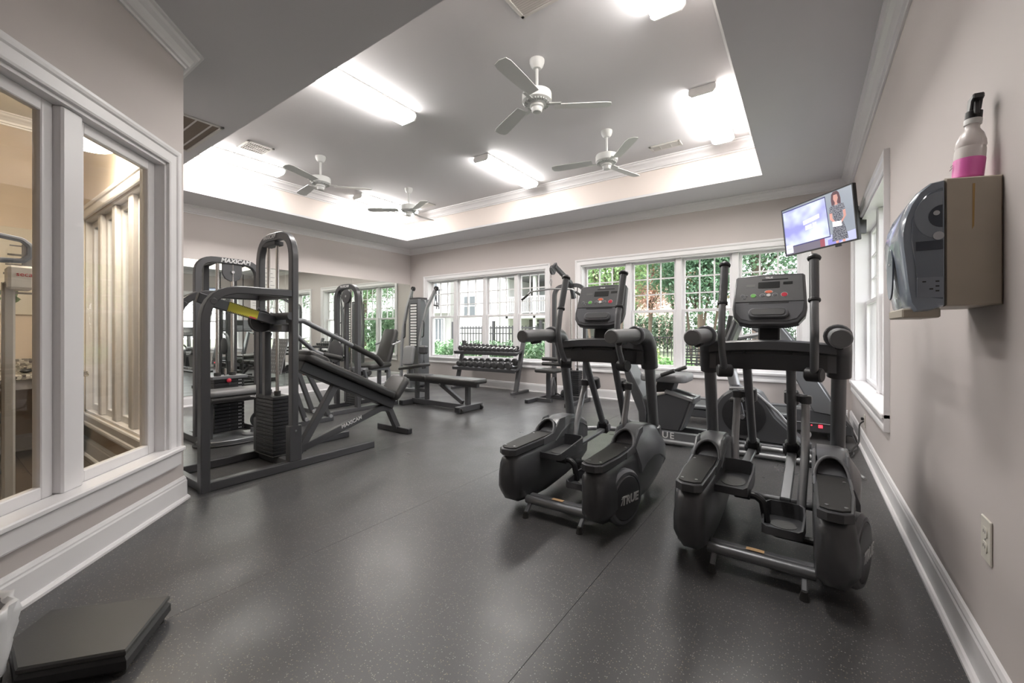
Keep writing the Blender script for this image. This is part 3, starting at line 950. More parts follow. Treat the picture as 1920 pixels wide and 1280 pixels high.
# ---------------------------------------------------------------- weight machines
def stack(r, x0, x1, y0, y1, z0, z1, n, face='-y', pin=None):
    """weight stack: one part per plate, all sharing one mesh, with pin holes on the face"""
    h = (z1 - z0) / n
    cx, cy = (x0 + x1) / 2, (y0 + y1) / 2
    src = None
    for k in range(n):
        M = Matrix.Translation((cx, cy, z0 + k * h))
        if src is None:
            src = P().box(-(x1 - x0) / 2, (x1 - x0) / 2, -(y1 - y0) / 2, (y1 - y0) / 2, .0015, h - .0015, .003).done('weight_plate', PLATE, r)
            src.matrix_local = M
        else:
            share(src, M, r)
    for k in range(n):
        zz = z0 + (k + .5) * h
        if face == '-y': a, b = (cx, y0 + .004, zz), (cx, y0 - .0006, zz)
        else: a, b = (x1 - .004, cy, zz), (x1 + .0006, cy, zz)
        P().cyl(a, b, .0045, seg=8).done('pin_hole', FRAMEL, r)
def rod(r, x, y, z0, z1, rad=.0125, m=CHROME):
    P().cyl((x, y, z0), (x, y, z1), rad, seg=14).done('guide_rod', m, r)
    P().cyl((x, y, z0 - .002), (x, y, z0 + .03), rad * 1.9, seg=14).done('rod_bumper', RUBBER, r)
def pulley(r, c, axis, rad, w=.025, m=BLACK, name='pulley'):
    a = Vector(axis).normalized() * w / 2; c = Vector(c)
    M, L = P.frame(c - a, c + a)
    prof = [(rad * .2, 0), (rad, 0), (rad, L * .2), (rad * .88, L * .5), (rad, L * .8), (rad, L), (rad * .2, L)]
    o = P().lathe(prof, 24, M @ Matrix.Rotation(-PI / 2, 4, 'X')).done(name, m, r)
    P().cyl(c - a * 1.25, c + a * 1.25, rad * .16, seg=10).done('axle', STEEL, o)
    return o
def pad(r, M, w, l, t, name='pad', m=VINYL, e=.02):
    """upholstered pad: rounded plan, domed edge; local x across, y along, z up"""
    rings = []
    for (ins, z) in ((.010, 0), (0, t * .18), (0, t * .62), (.006, t * .84), (.018, t * .97), (.034, t)):
        rings.append([(a, b, z) for a, b in rrect(w - 2 * ins, l - 2 * ins, max(.012, min(w, l) * .22 - ins), 5)])
    return P().loft(rings, True, M).done(name, m, r, smooth=60)
def seg(p0, p1, up=(0, 0, 1)):
    return P.frame(p0, p1, up)
def foot_cap(r, c, d, w, h):
    M, L = P.frame(c, Vector(c) + Vector(d) * .008)
    P().box(-w / 2, w / 2, 0, .008, -h / 2, h / 2, .002, M).done('end_cap', BLACK, r)

# --- incline chest press, nearest the office corner
r = thing('incline_press_machine', 'dark grey incline chest press machine with weight stack and yellow warning sticker', 'weight machine', (-3.58, 1.70, 0))
dx = .275
for s in (1, -1):
    x = s * dx
    P().rtube([(x, -.60, .0), (x, -.60, 1.375), (x, -.03, 1.375)], .056, .07, .24, 8).done('side_frame', FRAME, r)
    P().box(x - .03, x + .03, -.60, .74 if s > 0 else .84, 0, .062, .005).done('base_rail', FRAME, r)
    P().box(x - .0335, x + .0335, -.045, .05, 0.0625, .34, .004).done('post_sleeve', FRAME, r)
    P().cyl((x + .028, -.555, 1.285), (x + .040, -.555, 1.285), .022, seg=16, b=.003).done('pivot_bolt', FRAME, r)
    P().cyl((x - .035, .0, .30), (x - .042 + .08, .0, .30), .009, seg=8).done('bolt', STEEL, r)
arch = [(-dx, 0, .06), (-dx, 0, 1.86), (dx, 0, 1.86), (dx, 0, .06)]
P().rtube(arch, .064, .052, .21, 8, up=(0, 1, 0)).done('arch_tower', FRAME, r)
text('lettering', 'MAXICAM', .046, axes((-.055, -.0328, 1.859), (1, 0, 0), (0, 0, 1)), WHITEINK, r, .001, .0012, .15)
P().box(-dx + .03, dx - .03, -.03, .03, .0, .06, .004).done('cross_member', FRAME, r)
P().box(-dx + .03, dx - .03, -.62, -.575, .0, .055, .004).done('cross_member', FRAME, r)
P().box(-dx + .03, dx - .03, -.03, .03, 1.345, 1.405, .004).done('cross_member', FRAME, r)
stack(r, -.225, .075, -.062, .078, .07, .55, 16)
P().box(-.235, .085, -.07, .085, .0605, .0695, .003).done('stack_base', RUBBER, r)
for x in (-.15, .0):
    rod(r, x, .008, .555, 1.815, .0135)
P().cyl((-.24, -.03, .52), (-.29, -.075, .525), .006, seg=8).done('selector_pin', STEEL, r)
P().box(-.18, .03, -.025, .045, 1.79, 1.825, .004).done('rod_bracket', BLACK, r)
# lever and cam
M, L = seg((.15, -.60, 1.315), (.075, .05, 1.135))
P().box(-.02, .02, 0, L, -.036, .036, .004, M).done('lever', FRAME, r)
st = P().box(.0205, .0225, .20, .42, -.036, .036, 0, M).done('warning_sticker', YELLOW, r, smooth=0)
for k in range(18):
    y = .205 + .0122 * k
    P().box(.0226, .0230, y, y + .006, .028, .036, 0, M).done('hazard_mark', BLACK, st, smooth=0)
    P().box(.0226, .0230, y, y + .006, -.036, -.028, 0, M).done('hazard_mark', BLACK, st, smooth=0)
P().box(.0226, .0231, .36, .41, -.036, -.024, 0, M).done('hazard_mark', RED, st, smooth=0)
pulley(r, (.02, -.13, 1.16), (1, 0, 0), .085, .05)
P().prism([(-.22, -.03), (-.10, -.075), (.24, -.075), (.25, .0), (.24, .05), (-.16, .055), (-.23, .02)], 1.075, 1.135, 'z', .008).done('cam_plate', FRAMEL, r)
P().bar((-.10, -.03, .50), (-.10, -.03, 1.08), .05, .05).done('stack_post', FRAME, r)
# press arms
P().tube([(.235, -.03, 1.165), (.235, .10, 1.165), (.235, .50, .975), (.235, .80, .83), (.235, .865, .765)], .021, 12, .06).done('press_arm', FRAMEL, r)
P().tube([(.235, .55, .951), (.235, .81, .825), (.235, .872, .758)], .027, 12, .05).done('handle_grip', RUBBER, r)
P().tube([(-.265, -.03, 1.28), (-.265, .10, 1.22), (-.265, .48, .885), (-.265, .56, .855), (-.265, .75, .81)], .021, 12, .06).done('press_arm', FRAMEL, r)
P().tube([(-.265, .56, .855), (-.265, .76, .807)], .026, 12).done('handle_grip', RUBBER, r)
P().cyl((-.30, -.03, 1.2), (.30, -.03, 1.2), .03, seg=14).done('arm_shaft', FRAME, r)
# bench
b0, b1 = (-.02, .20, .845), (-.02, 1.155, .385)
M, L = seg(b0, b1)
P().box(-.07, .07, .02, L + .05, -.105, -.012, .006, M).done('bench_channel', BLACK, r)
pad(r, M @ Matrix.Translation((0, L / 2, -.01)), .27, L, .072, 'back_pad', VINYL)
pad(r, M @ Matrix.Translation((0, .11, .028)), .25, .22, .062, 'head_pad', VINYL)
M2, L2 = seg((-.02, 1.145, .375), (-.02, 1.310, .575))
pad(r, M2 @ Matrix.Translation((0, L2 / 2, -.03)), .29, L2 + .02, .075, 'seat_pad', VINYL)
P().bar((-.02, .19, .03), (-.02, .55, .60), .06, .06).done('bench_strut', FRAME, r)
st = P().rtube([(-.02, .14, .04), (-.02, 1.04, .285), (-.02, 1.15, .275), (-.02, 1.265, .035)], .062, .062, .09, 5).done('bench_frame', FRAME, r)
Ml, Ll = seg((-.02, .14, .04), (-.02, 1.04, .285))
text('lettering', 'MAXICAM', .05, axes(Ml @ Vector((.0315, Ll * .62, .016)), Ml.to_3x3() @ Vector((0, 1, 0)), Ml.to_3x3() @ Vector((0, 0, 1))), WHITEINK, r, .001, .001, .15)
P().box(-.32, .18, 1.235, 1.295, 0, .06, .005).done('foot_bar', FRAME, r)
foot_cap(r, (.1805, 1.265, .03), (1, 0, 0), .055, .05)
P().prism([(.03, .03), (.25, .03), (.25, .09), (.14, .09)], -.05, .01, 'x', .003).done('gusset', FRAME, r)
P().cyl((-.02, .1, .07), (-.02, .1, .11), .05, seg=20, b=.005).done('rubber_stop', RUBBER, r)

# --- second machine: leg press with a tall tower
r = thing('leg_press_machine', 'dark grey leg press machine behind the incline press, with chrome guide rods', 'weight machine', (-4.80, 1.84, 0))
for x in (-.05,):
    P().rtube([(x, -.28, .04), (x, -.28, 1.80), (x, .27, 1.80), (x, .27, .04)], .06, .06, .15, 7).done('arch_tower', FRAME, r)
P().bar((-.32, -.12, .04), (-.32, -.12, 1.78), .05, .05).done('rear_post', FRAME, r)
P().bar((-.32, .14, .04), (-.32, .14, 1.78), .05, .05).done('rear_post', FRAME, r)
P().bar((-.05, -.12, 1.80), (-.32, -.12, 1.78), .05, .05).done('top_strut', FRAME, r)
P().bar((-.05, .14, 1.80), (-.32, .14, 1.78), .05, .05).done('top_strut', FRAME, r)
text('lettering', 'MAXICAM', .060, axes((-.018, .045, 1.80), (0, 1, 0), (0, 0, 1)), WHITEINK, r, .001, .002, .2)
P().prism([(-.07, 1.775), (.11, 1.775), (.11, 1.67), (.085, 1.62), (.04, 1.595), (0, 1.595), (-.045, 1.62), (-.07, 1.67)], -.06, -.035, 'x', .003).done('pulley_guard', FRAME, r)
P().cyl((-.036, .02, 1.69), (-.018, .02, 1.69), .016, seg=12, b=.003).done('axle', STEEL, r)
P().bar((-.05, .03, 1.60), (-.05, .03, .62), .016, .016).done('cable', BLACK, r)
P().cyl((-.05, -.085, .60), (-.05, -.085, 1.68), .004, seg=6).done('cable', BLACK, r)
P().cyl((-.05, .125, .62), (-.05, .125, 1.68), .004, seg=6).done('cable', BLACK, r)
stack(r, -.13, .03, -.165, .105, .075, .60, 15, '+x')
P().box(-.15, .05, -.19, .13, .600, .630, .004).done('top_plate', FRAMEL, r)
for y in (-.11, .025):
    rod(r, -.05, y, .632, 1.78, .016)
P().ball((.052, -.045, .585), .022).done('selector_knob', RED, r)
P().cyl((-.05, -.04, .63), (-.05, -.04, .70), .012, seg=10).done('cable_stud', CHROME, r)
for k in range(15):
    for yy in (.055, .072):
        P().box(.0302, .0310, yy - .005, yy + .005, .088 + .035 * k, .098 + .035 * k).done('weight_label', WHITEINK, r, smooth=0)
# seat pad and roller in front of the stack, shin roller, low pulley and oval foot plate
M = Matrix.Translation((.20, -.04, .465))
pad(r, M, .28, .56, .055, 'seat_pad', VINYLG)
P().cyl((.30, -.33, .435), (.30, .30, .435), .022, seg=14).done('seat_bar', SILVER, r)
P().cyl((.30, -.30, .435), (.30, .08, .435), .036, seg=16, b=.008).done('roller_pad', VINYL, r)
for y in (-.25, .18):
    P().bar((.15, y, .04), (.15, y, .455), .05, .05).done('seat_post', FRAME, r)
P().prism(ellipse(.19, .34, 28, .18, -.02), .012, .05, 'z', .006).done('oval_foot_plate', FRAMEL, r)
P().prism(ellipse(.22, .37, 28, .18, -.02), 0, .018, 'z', .004).done('base_skid', BLACK, r)
P().lathe([(.10, 0), (.10, .012), (.07, .02), (.025, .022), (.022, .06), (.0, .062)], 20, Matrix.Translation((.24, .10, .05))).done('swivel_hub', FRAMEL, r)
pulley(r, (.10, .22, .16), (1, 0, 0), .085, .03, FRAMEL)
P().box(-.36, .10, -.31, -.25, 0, .06, .004).done('base_rail', FRAME, r)
P().box(-.36, .10, .24, .30, 0, .06, .004).done('base_rail', FRAME, r)
P().box(-.37, -.31, -.25, .24, 0, .06, .004).done('base_rail', FRAME, r)
P().box(-.11, .10, -.225, -.165, .35, .36, .002).done('shelf', FRAME, r)
# parallelogram linkage with perforated foot plate
P().box(.07, .13, .30, 1.05, 0, .055, .004).done('link_base', FRAME, r)
for (a, c) in (((.10, .60, .70), (.10, .80, .14)), ((.10, .70, .69), (.10, 1.01, .05)), ((.10, .575, .47), (.10, .71, .06))):
    P().bar(a, c, .042, .048).done('link_arm', FRAME, r)
    P().cyl((.07, c[1], c[2] + .01), (.14, c[1], c[2] + .01), .022, seg=12, b=.003).done('link_pin', SILVER, r)
P().bar((.10, .57, .715), (.10, .75, .70), .06, .05).done('link_head', SILVER, r)
P().ball((.135, .68, .60), .02).done('selector_knob', RED, r)
M = Matrix.Translation((-.10, .50, .80)) @ Matrix.Rotation(math.radians(78), 4, 'X')
fp = P().box(-.16, .16, -.20, .20, -.008, .008, .004, M).done('foot_plate', mat('tread_plate', (.22, .22, .22), .4, metal=.5), r)
src = None
for i in range(7):
    for j in range(9):
        Mh = M @ Matrix.Translation((-.132 + .044 * i, -.17 + .0425 * j, .0084))
        if src is None:
            src = P().cyl((0, 0, 0), (0, 0, .0012), .009, seg=8).done('plate_stud', STEEL, fp); src.matrix_local = Mh
        else:
            share(src, Mh, fp)
P().bar((-.10, .52, .62), (.10, .66, .70), .045, .045).done('plate_arm', FRAME, r)
PAPER = mat('placard_paper', (.66, .65, .62), .6)
for (y, z, w, h) in ((.37, 1.60, .15, .33), (.25, 1.42, .14, .22)):
    pl = P().box(-.012, -.008, y - w / 2, y + w / 2, z - h / 2, z + h / 2, .001).done('instruction_placard', PAPER, r)
    for k in range(6):
        P().box(-.0078, -.0074, y - w * .36, y + w * (.36 if k % 2 else .22), z + h * (.34 - .13 * k), z + h * (.36 - .13 * k)).done('placard_line', mat('print_grey', (.3, .3, .3), .7), pl, smooth=0)
P().bar((-.03, .37, 1.55), (-.03, .27, 1.55), .02, .02).done('placard_arm', FRAME, r)

# --- third machine: leg extension in front of the mirror
r = thing('leg_extension_machine', 'dark grey seated leg extension machine with tall arch and round cam, before the mirror', 'weight machine', (-5.20, 3.42, 0))
P().rtube([(-.25, 0, .05), (-.25, 0, 1.70), (.24, 0, 1.70), (.24, 0, .05)], .07, .06, .19, 8, up=(0, 1, 0)).done('arch_tower', FRAME, r)
text('lettering', 'MAXICAM', .045, axes((-.02, -.0355, 1.70), (1, 0, 0), (0, 0, 1)), WHITEINK, r, .001, .001, .15)
pulley(r, (.06, -.05, 1.56), (0, 1, 0), .095, .03, FRAME)
P().bar((-.05, .02, .10), (-.05, .02, 1.66), .05, .05).done('centre_post', FRAME, r)
for x in (.0, .10):
    rod(r, x, .06, .47, 1.66, .011)
stack(r, -.06, .16, .0, .12, .07, .465, 13)
P().lathe([(.02, 0), (.155, 0), (.160, .008), (.160, .022), (.14, .03), (.02, .03)], 30, Matrix.Translation((-.16, -.06, .80)) @ Matrix.Rotation(PI / 2, 4, 'X')).done('round_cam', FRAME, r)
P().tube([(-.30, -.05, .52), (-.34, -.06, .80), (-.27, -.06, 1.0), (-.16, -.06, 1.03)], .025, 12, .14).done('cam_guard', FRAMEL, r)
P().cyl((-.05, -.06, .66), (-.05, -.06, 1.66), .005, seg=6).done('cable', BLACK, r)
for x in (-.25, .24):
    P().box(x - .035, x + .035, -.42, .66, 0, .055, .004).done('base_rail', FRAME, r)
P().box(-.30, .20, .66, .72, 0, .055, .004).done('foot_bar', FRAME, r)
P().box(-.50, .30, -.45, -.39, 0, .055, .004).done('foot_bar', FRAME, r)
P().rtube([(.10, .04, .545), (.10, .62, .53), (.10, .62, .05)], .05, .05, .06).done('seat_frame', FRAMEL, r)
P().rtube([(-.12, .04, .545), (-.12, .62, .53), (-.12, .62, .05)], .05, .05, .06).done('seat_frame', FRAMEL, r)
pad(r, Matrix.Translation((-.01, .45, .545)) @ Matrix.Rotation(math.radians(4), 4, 'X'), .36, .42, .075, 'seat_pad', VINYL)
Mb, Lb = seg((-.01, .60, .55), (-.01, .80, 1.10), (0, -1, 0))
pad(r, Mb @ Matrix.Translation((0, Lb / 2, 0)), .30, Lb, .075, 'backrest', VINYL)
P().bar((-.01, .665, .45), (-.01, .85, 1.05), .05, .04).done('backrest_post', FRAME, r)
for s in (-1, 1):
    P().tube([(-.01 + s * .05, .80, .95), (-.01 + s * .19, .78, .93), (-.01 + s * .20, .62, .88)], .014, 10, .03).done('hand_grip', SILVER, r)
for z in (.50, .28):
    P().cyl((-.16, .20, z), (.22, .20, z), .045, seg=16, b=.012).done('roller_pad', VINYL, r)
P().bar((.24, .10, .56), (.20, .20, .26), .04, .04).done('leg_lever', FRAMEL, r)

# --- functional trainer in the far left corner
r = thing('functional_trainer', 'tall grey cable trainer with curved arms and hanging handles in the far corner', 'weight machine', (-6.16, 5.62, 0))
tower = [(-.185, -.10), (-.15, -.135), (.11, -.135), (.14, -.10), (.14, .12), (-.185, .12)]
P().prism(tower, .04, 1.70, 'z', .012).done('tower_cover', FRAMEL, r)
P().box(-.105, .085, -.142, -.135, .78, 1.62, .004).done('window_slot', BLACK, r)
for k in range(15):
    zz = .80 + k * .0545
    P().box(-.095, .075, -.146, -.1421, zz, zz + .036, .002).done('weight_label', WHITEP, r)
P().box(-.165, .12, -.12, .10, 1.70, 1.735, .01).done('tower_cap', FRAME, r)
P().lathe([(.10, 0), (.10, .012), (.03, .016)], 20, Matrix.Translation((-.10, -.139, .30)) @ Matrix.Rotation(PI / 2, 4, 'X')).done('pivot_cover', SILVER, r)
for s, arm, grip in ((-1, [(-.30, -.20, .12), (-.34, -.16, .45), (-.375, -.12, .80), (-.37, -.08, 1.15), (-.31, -.04, 1.55), (-.20, 0, 1.90)], (-.345, -.10, 1.10)),
                     (1, [(.20, -.16, .70), (.18, -.16, .85), (.22, -.14, 1.15), (.33, -.10, 1.55), (.50, -.06, 1.86)], (.245, -.16, 1.12))):
    P().rtube(arm, .055, .05, .5, 6).done('arm', SILVER, r)
    e = Vector(arm[-1])
    pulley(r, (e.x + .02, e.y, e.z + .02), (0, 1, 0), .045, .04)
    P().cyl((e.x + .03, e.y - .03, e.z + .01), (e.x + .035, e.y - .03, e.z - .14), .005, seg=6).done('strap', BLACK, r)
    h = Vector((e.x + .035, e.y - .03, e.z - .14))
    P().tube([h, (h.x - .045, h.y, h.z - .15), (h.x + .06, h.y, h.z - .17), h], .006, 6).done('stirrup', BLACK, r)
    P().tube([(h.x - .045, h.y, h.z - .15), (h.x + .06, h.y, h.z - .17)], .012, 8).done('stirrup_grip', RUBBER, r)
    P().tube([(grip[0] + .03, grip[1], grip[2] + .16), (grip[0] + .075, grip[1] - .02, grip[2] + .13), (grip[0] + .065, grip[1] - .02, grip[2] - .13), (grip[0] + .0, grip[1], grip[2] - .15)], .011, 8, .04).done('adjust_handle', BLACK, r)
P().tube([(.15, -.05, 1.69), (.24, -.08, 1.67), (.30, -.1, 1.58)], .014, 8, .05).done('arm_hose', FRAMEL, r)
P().tube([(.20, -.16, .70), (.26, -.20, .73), (.36, -.24, .74)], .035, 10, .03).done('low_arm', FRAME, r)
P().box(.28, .46, -.30, -.18, .66, .82, .03).done('low_pulley_head', FRAME, r)
P().cyl((.38, -.24, .66), (.38, -.24, .55), .004, seg=6).done('strap', BLACK, r)
P().tube([(.38, -.24, .55), (.33, -.24, .40), (.43, -.24, .41), (.38, -.24, .55)], .006, 6).done('stirrup', BLACK, r)
P().tube([(.33, -.24, .40), (.43, -.24, .41)], .011, 8).done('stirrup_grip', RUBBER, r)
# its small seat
Mb, Lb = seg((.08, -.34, .44), (.06, -.26, .80), (0, -1, 0))
pad(r, Mb @ Matrix.Translation((0, Lb / 2, 0)), .27, Lb, .07, 'back_pad', VINYLG)
P().bar((.0, -.22, .30), (-.06, -.18, .72), .035, .02).done('yellow_strap', mat('strap_yellow', (.42, .45, .02), .6), r)
Ms, Ls = seg((.10, -.50, .37), (.72, -.50, .47))
pad(r, Ms @ Matrix.Translation((0, Ls / 2, 0)), .26, Ls, .055, 'seat_pad', VINYL)
P().bar((.30, -.50, .03), (.32, -.50, .395), .06, .06).done('seat_post', FRAMEL, r)
P().box(-.35, .55, -.55, -.49, 0, .05, .004).done('base_rail', FRAMEL, r)
P().box(-.05, .05, -.49, .10, 0, .05, .004).done('base_rail', FRAMEL, r)
P().cyl((.30, -.50, .0505), (.30, -.50, .062), .12, seg=24, b=.003).done('foot_disc', SILVER, r)
P().cyl((-.36, -.52, .10), (.05, -.52, .10), .035, seg=14, b=.006).done('roller_bar', FRAMEL, r)
P().cyl((-.02, -.60, .05), (-.02, -.555, .05), .03, seg=12).done('orange_knob', mat('brass_orange', (.6, .28, .08), .4), r)

# --- lat pulldown and low row between the windows
r = thing('lat_pulldown_machine', 'dark grey lat pulldown machine with wide bar, standing between the two back windows', 'weight machine', (-3.04, 5.90, 0))
P().rtube([(-.27, 0, .05), (-.27, 0, 1.80), (.27, 0, 1.80), (.27, 0, .05)], .06, .06, .18, 8, up=(0, 1, 0)).done('arch_frame', FRAME, r)
P().rtube([(.06, .04, 1.60), (.05, -.06, 1.84), (.02, -.50, 2.04)], .055, .06, .05).done('boom', FRAME, r)
pulley(r, (.01, -.55, 1.98), (1, 0, 0), .07, .03, FRAME)
P().prism([(-.62, 2.0), (-.46, 2.10), (-.42, 2.03), (-.52, 1.93)], -.01, .03, 'x', .003).done('pulley_bracket', FRAME, r)
P().cyl((.01, -.60, 1.74), (.01, -.60, 1.93), .004, seg=6).done('cable', BLACK, r)
P().tube([(.01, -.60, 1.86), (-.012, -.60, 1.80), (.01, -.60, 1.72), (.032, -.60, 1.80), (.01, -.60, 1.86)], .005, 6).done('carabiner', STEEL, r)
P().tube([(-.50, -.60, 1.56), (-.34, -.60, 1.675), (.01, -.60, 1.70), (.36, -.60, 1.675), (.52, -.60, 1.56)], .0125, 10, .06).done('lat_bar', STEEL, r)
for s in (-1, 1):
    P().tube([(.01 + s * .51, -.60, 1.56), (.01 + s * .40, -.60, 1.633)], .017, 10).done('bar_grip', RUBBER, r)
for x in (.02, .13):
    rod(r, x, .02, .47, 1.78, .010)
stack(r, -.03, .18, -.04, .09, .07, .465, 12)
for x in (-.38, .29):
    P().box(x - .03, x + .03, -.66, .10, 0, .055, .004).done('base_rail', FRAME, r)
    foot_cap(r, (x, -.6605, .0275), (0, -1, 0), .052, .047)
P().box(-.35, .26, -.03, .03, 0, .055, .004).done('cross_member', FRAME, r)
P().prism([(-.16, .056), (.05, .056), (.02, .34), (-.04, .34)], -.30, -.24, 'x', .004).done('gusset', FRAME, r)
P().bar((-.16, -.38, .04), (-.16, -.38, .46), .055, .055).done('seat_post', FRAME, r)
P().box(-.35, -.10, -.41, -.35, 0.0, .055, .004).done('cross_member', FRAME, r)
pad(r, Matrix.Translation((-.14, -.42, .46)), .36, .30, .06, 'seat_pad', VINYL)
for z in (.58, .655):
    P().cyl((-.30, -.33, z), (.10, -.33, z), .030, seg=14, b=.01).done('thigh_roller', VINYL, r)
P().bar((-.10, -.33, .46), (-.10, -.33, .68), .045, .045).done('thigh_post', FRAME, r)
pulley(r, (.0, -.20, .12), (1, 0, 0), .06, .03)
P().tube([(-.24, -.05, .30), (-.12, -.20, .12), (.02, -.26, .09), (.14, -.16, .14)], .012, 8, .05).done('low_cable', BLACK, r)

# --- flat bench
r = thing('weight_bench', 'flat adjustable weight bench with black pads and dark grey frame', 'bench', (-4.24, 4.28, 0))
pad(r, Matrix.Translation((-.46, 0, .385)) @ Matrix.Rotation(PI / 2, 4, 'Z') @ Matrix.Rotation(math.radians(-1), 4, 'X'), .26, .46, .06, 'seat_pad', VINYL)
pad(r, Matrix.Translation((.26, 0, .385)) @ Matrix.Rotation(PI / 2, 4, 'Z'), .28, .98, .06, 'back_pad', VINYL)
P().box(-.64, -.20, -.03, .03, .335, .385, .004).done('seat_rail', FRAME, r)
P().box(-.22, .68, -.03, .03, .330, .384, .004).done('back_rail', FRAME, r)
P().box(-.58, .52, -.035, .035, .012, .085, .005).done('base_beam', FRAME, r)
P().box(-.64, -.56, -.22, .24, .0, .072, .005).done('foot_bar', FRAME, r)
P().box(.48, .565, -.24, .24, .012, .088, .005).done('foot_bar', FRAME, r)
foot_cap(r, (-.60, -.2205, .036), (0, -1, 0), .07, .06)
foot_cap(r, (.5225, -.2405, .05), (0, -1, 0), .075, .065)
for y in (-.20, .20):
    P().cyl((.565, y - .016, .034), (.565, y + .016, .034), .034, seg=18, b=.004).done('wheel', RUBBER, r)
for x in (-.50, -.29):
    P().bar((x, 0, .08), (x, 0, .34), .05, .055).done('upright', FRAME, r)
P().box(-.48, -.31, -.025, .025, .19, .235, .003).done('brace', FRAME, r)
P().bar((.50, 0, .085), (.50, 0, .335), .06, .06).done('upright', FRAME, r)
P().bar((.0, 0, .325), (.41, 0, .105), .05, .055).done('support_strut', FRAME, r)
P().cyl((.0, -.04, .325), (.0, .04, .325), .018, seg=12).done('pivot_pin', STEEL, r)

# --- dumbbell rack and dumbbells
r = thing('dumbbell_rack', 'two-tier black steel dumbbell rack below the left back window', 'rack', (-4.735, 5.97, 0))
for x in (-.685, .685):
    P().bar((x, -.10, .03), (x, .14, .90), .075, .05, .004, (0, 1, 0)).done('upright', FRAME, r)
    P().box(x - .03, x + .03, -.22, .28, 0, .045, .004).done('foot', FRAME, r)
tl = math.radians(14)
shelves = []
for (z, y) in ((.735, .02), (.445, -.03)):
    M = Matrix.Translation((0, y, z)) @ Matrix.Rotation(tl, 4, 'X')
    for yy in (-.085, .085):
        P().box(-.72, .72, yy - .035, yy + .035, -.004, 0, .001, M).done('shelf_rail', FRAME, r)
        P().box(-.72, .72, yy - .036, yy - .030, -.04, -.0041, .001, M).done('shelf_lip', FRAME, r)
    P().box(-.72, .72, -.156, -.149, -.045, .012, .002, M).done('front_lip', FRAME, r)
    for x in (-.685, .685):
        P().box(x - .02, x + .02, -.12, .12, -.035, -.0045, .002, M).done('shelf_bracket', FRAME, r)
    shelves.append(Matrix.Translation((-4.735, 5.97 + y, z)) @ Matrix.Rotation(tl, 4, 'X'))
def dumbbell(M, R, L, label, group):
    d = thing('dumbbell', label, 'dumbbell', (0, 0, 0), 0, group)
    d.matrix_world = M @ Matrix.Translation((0, 0, R * 1.05 + .001))
    P().cyl((0, -L / 2, 0), (0, L / 2, 0), .016, seg=10).done('handle', CHROME, d)
    hl = R * 1.05
    n = 8
    for s in (-1, 1):
        prof = [(R * .55, 0), (R * .92, .006), (R * 1.04, hl * .3), (R * 1.04, hl * .7), (R * .9, hl - .004), (R * .6, hl)]
        M2 = Matrix.Translation((0, s * L / 2, 0)) @ Matrix.Rotation(-s * PI / 2, 4, 'X') @ Matrix.Rotation(PI / 8, 4, 'Z')
        P().lathe(prof, n, M2).done('head', IRON, d, smooth=25)
ords = ['first', 'second', 'third', 'fourth', 'fifth', 'sixth', 'seventh', 'eighth', 'ninth', 'tenth', 'eleventh', 'twelfth', 'thirteenth']
for i in range(13):
    R = .050 - .0013 * i
    x = -.595 + 1.19 * (i / 12) ** .97
    dumbbell(shelves[0] @ Matrix.Translation((x, 0, 0)), R, .128, 'round black dumbbell, %s from the left on the top tier of the rack' % ords[i], 'dumbbells on the top tier')
for i in range(9):
    R = .053 + .0017 * i
    x = -.59 + 1.16 * (i / 8) ** 1.04
    dumbbell(shelves[1] @ Matrix.Translation((x, 0, 0)), R, .125, 'round black dumbbell, %s from the left on the lower tier of the rack' % ords[i], 'dumbbells on the lower tier')
# ---------------------------------------------------------------- recumbent bike and treadmill behind the ellipticals
r = thing('recumbent_bike', 'black recumbent exercise bike behind the ellipticals, with silver base tube', 'exercise bike', (-.75, 4.25, 0))
P().box(-.80, .80, -.14, -.09, .045, .125, .006).done('base_rail', FRAMEL, r)
P().box(-.80, .80, .12, .17, .045, .125, .006).done('base_rail', FRAMEL, r)
P().cyl((-.82, -.165, .035), (.80, -.165, .035), .022, seg=14).done('base_tube', SILVER, r)
text('lettering', 'TRUE', .085, axes((-.38, -.1405, .087), (1, 0, 0), (0, 0, 1)), WHITEINK, r, .001, .001, 0, 1.25)
for x in (-.78, .76):
    P().box(x - .04, x + .04, -.20, .24, .0, .045, .006).done('cross_foot', BLACK, r)
# flywheel housing with sloping nose
hous = [(-.02, .13), (-.06, .20), (.07, .36)]
prof = []
for k in range(15):
    a = math.radians(200 - 145 * k / 14)
    prof.append((.31 + .235 * math.cos(a), .345 + .235 * math.sin(a)))
prof += [(.55, .36), (.66, .25), (.76, .15), (.78, .126), (.10, .126)]
P().prism(prof, -.09, .13, 'y', .02).done('flywheel_housing', SHROUD, r, smooth=40)
for yy, s in ((-.091, 1), (.131, -1)):
    P().lathe([(.17, 0), (.17, .006), (.14, .012), (.05, .012), (.04, .02)], 30, Matrix.Translation((.31, yy, .345)) @ Matrix.Rotation(s * PI / 2, 4, 'X')).done('round_cover', BLACK, r)
P().tube([(.20, -.082, .575), (.36, -.082, .585), (.56, -.082, .40), (.68, -.082, .25)], .012, 8, .1).done('housing_trim', SILVER, r)
P().tube([(.24, .02, .55), (.20, .02, .72), (.22, .02, .95)], .045, 14, .1).done('console_post', SILVER, r)
P().box(.19, .29, -.05, .09, .53, .60, .02).done('post_collar', SHROUD, r)
Mc = Matrix.Translation((.22, .02, 1.06)) @ Matrix.Rotation(math.radians(20), 4, 'Y')
con = P().box(-.03, .03, -.17, .17, -.12, .14, .02, Mc).done('console', SHROUD, r)
P().box(-.033, -.0301, -.12, .12, -.02, .10, .001, Mc).done('display', LCD, con)
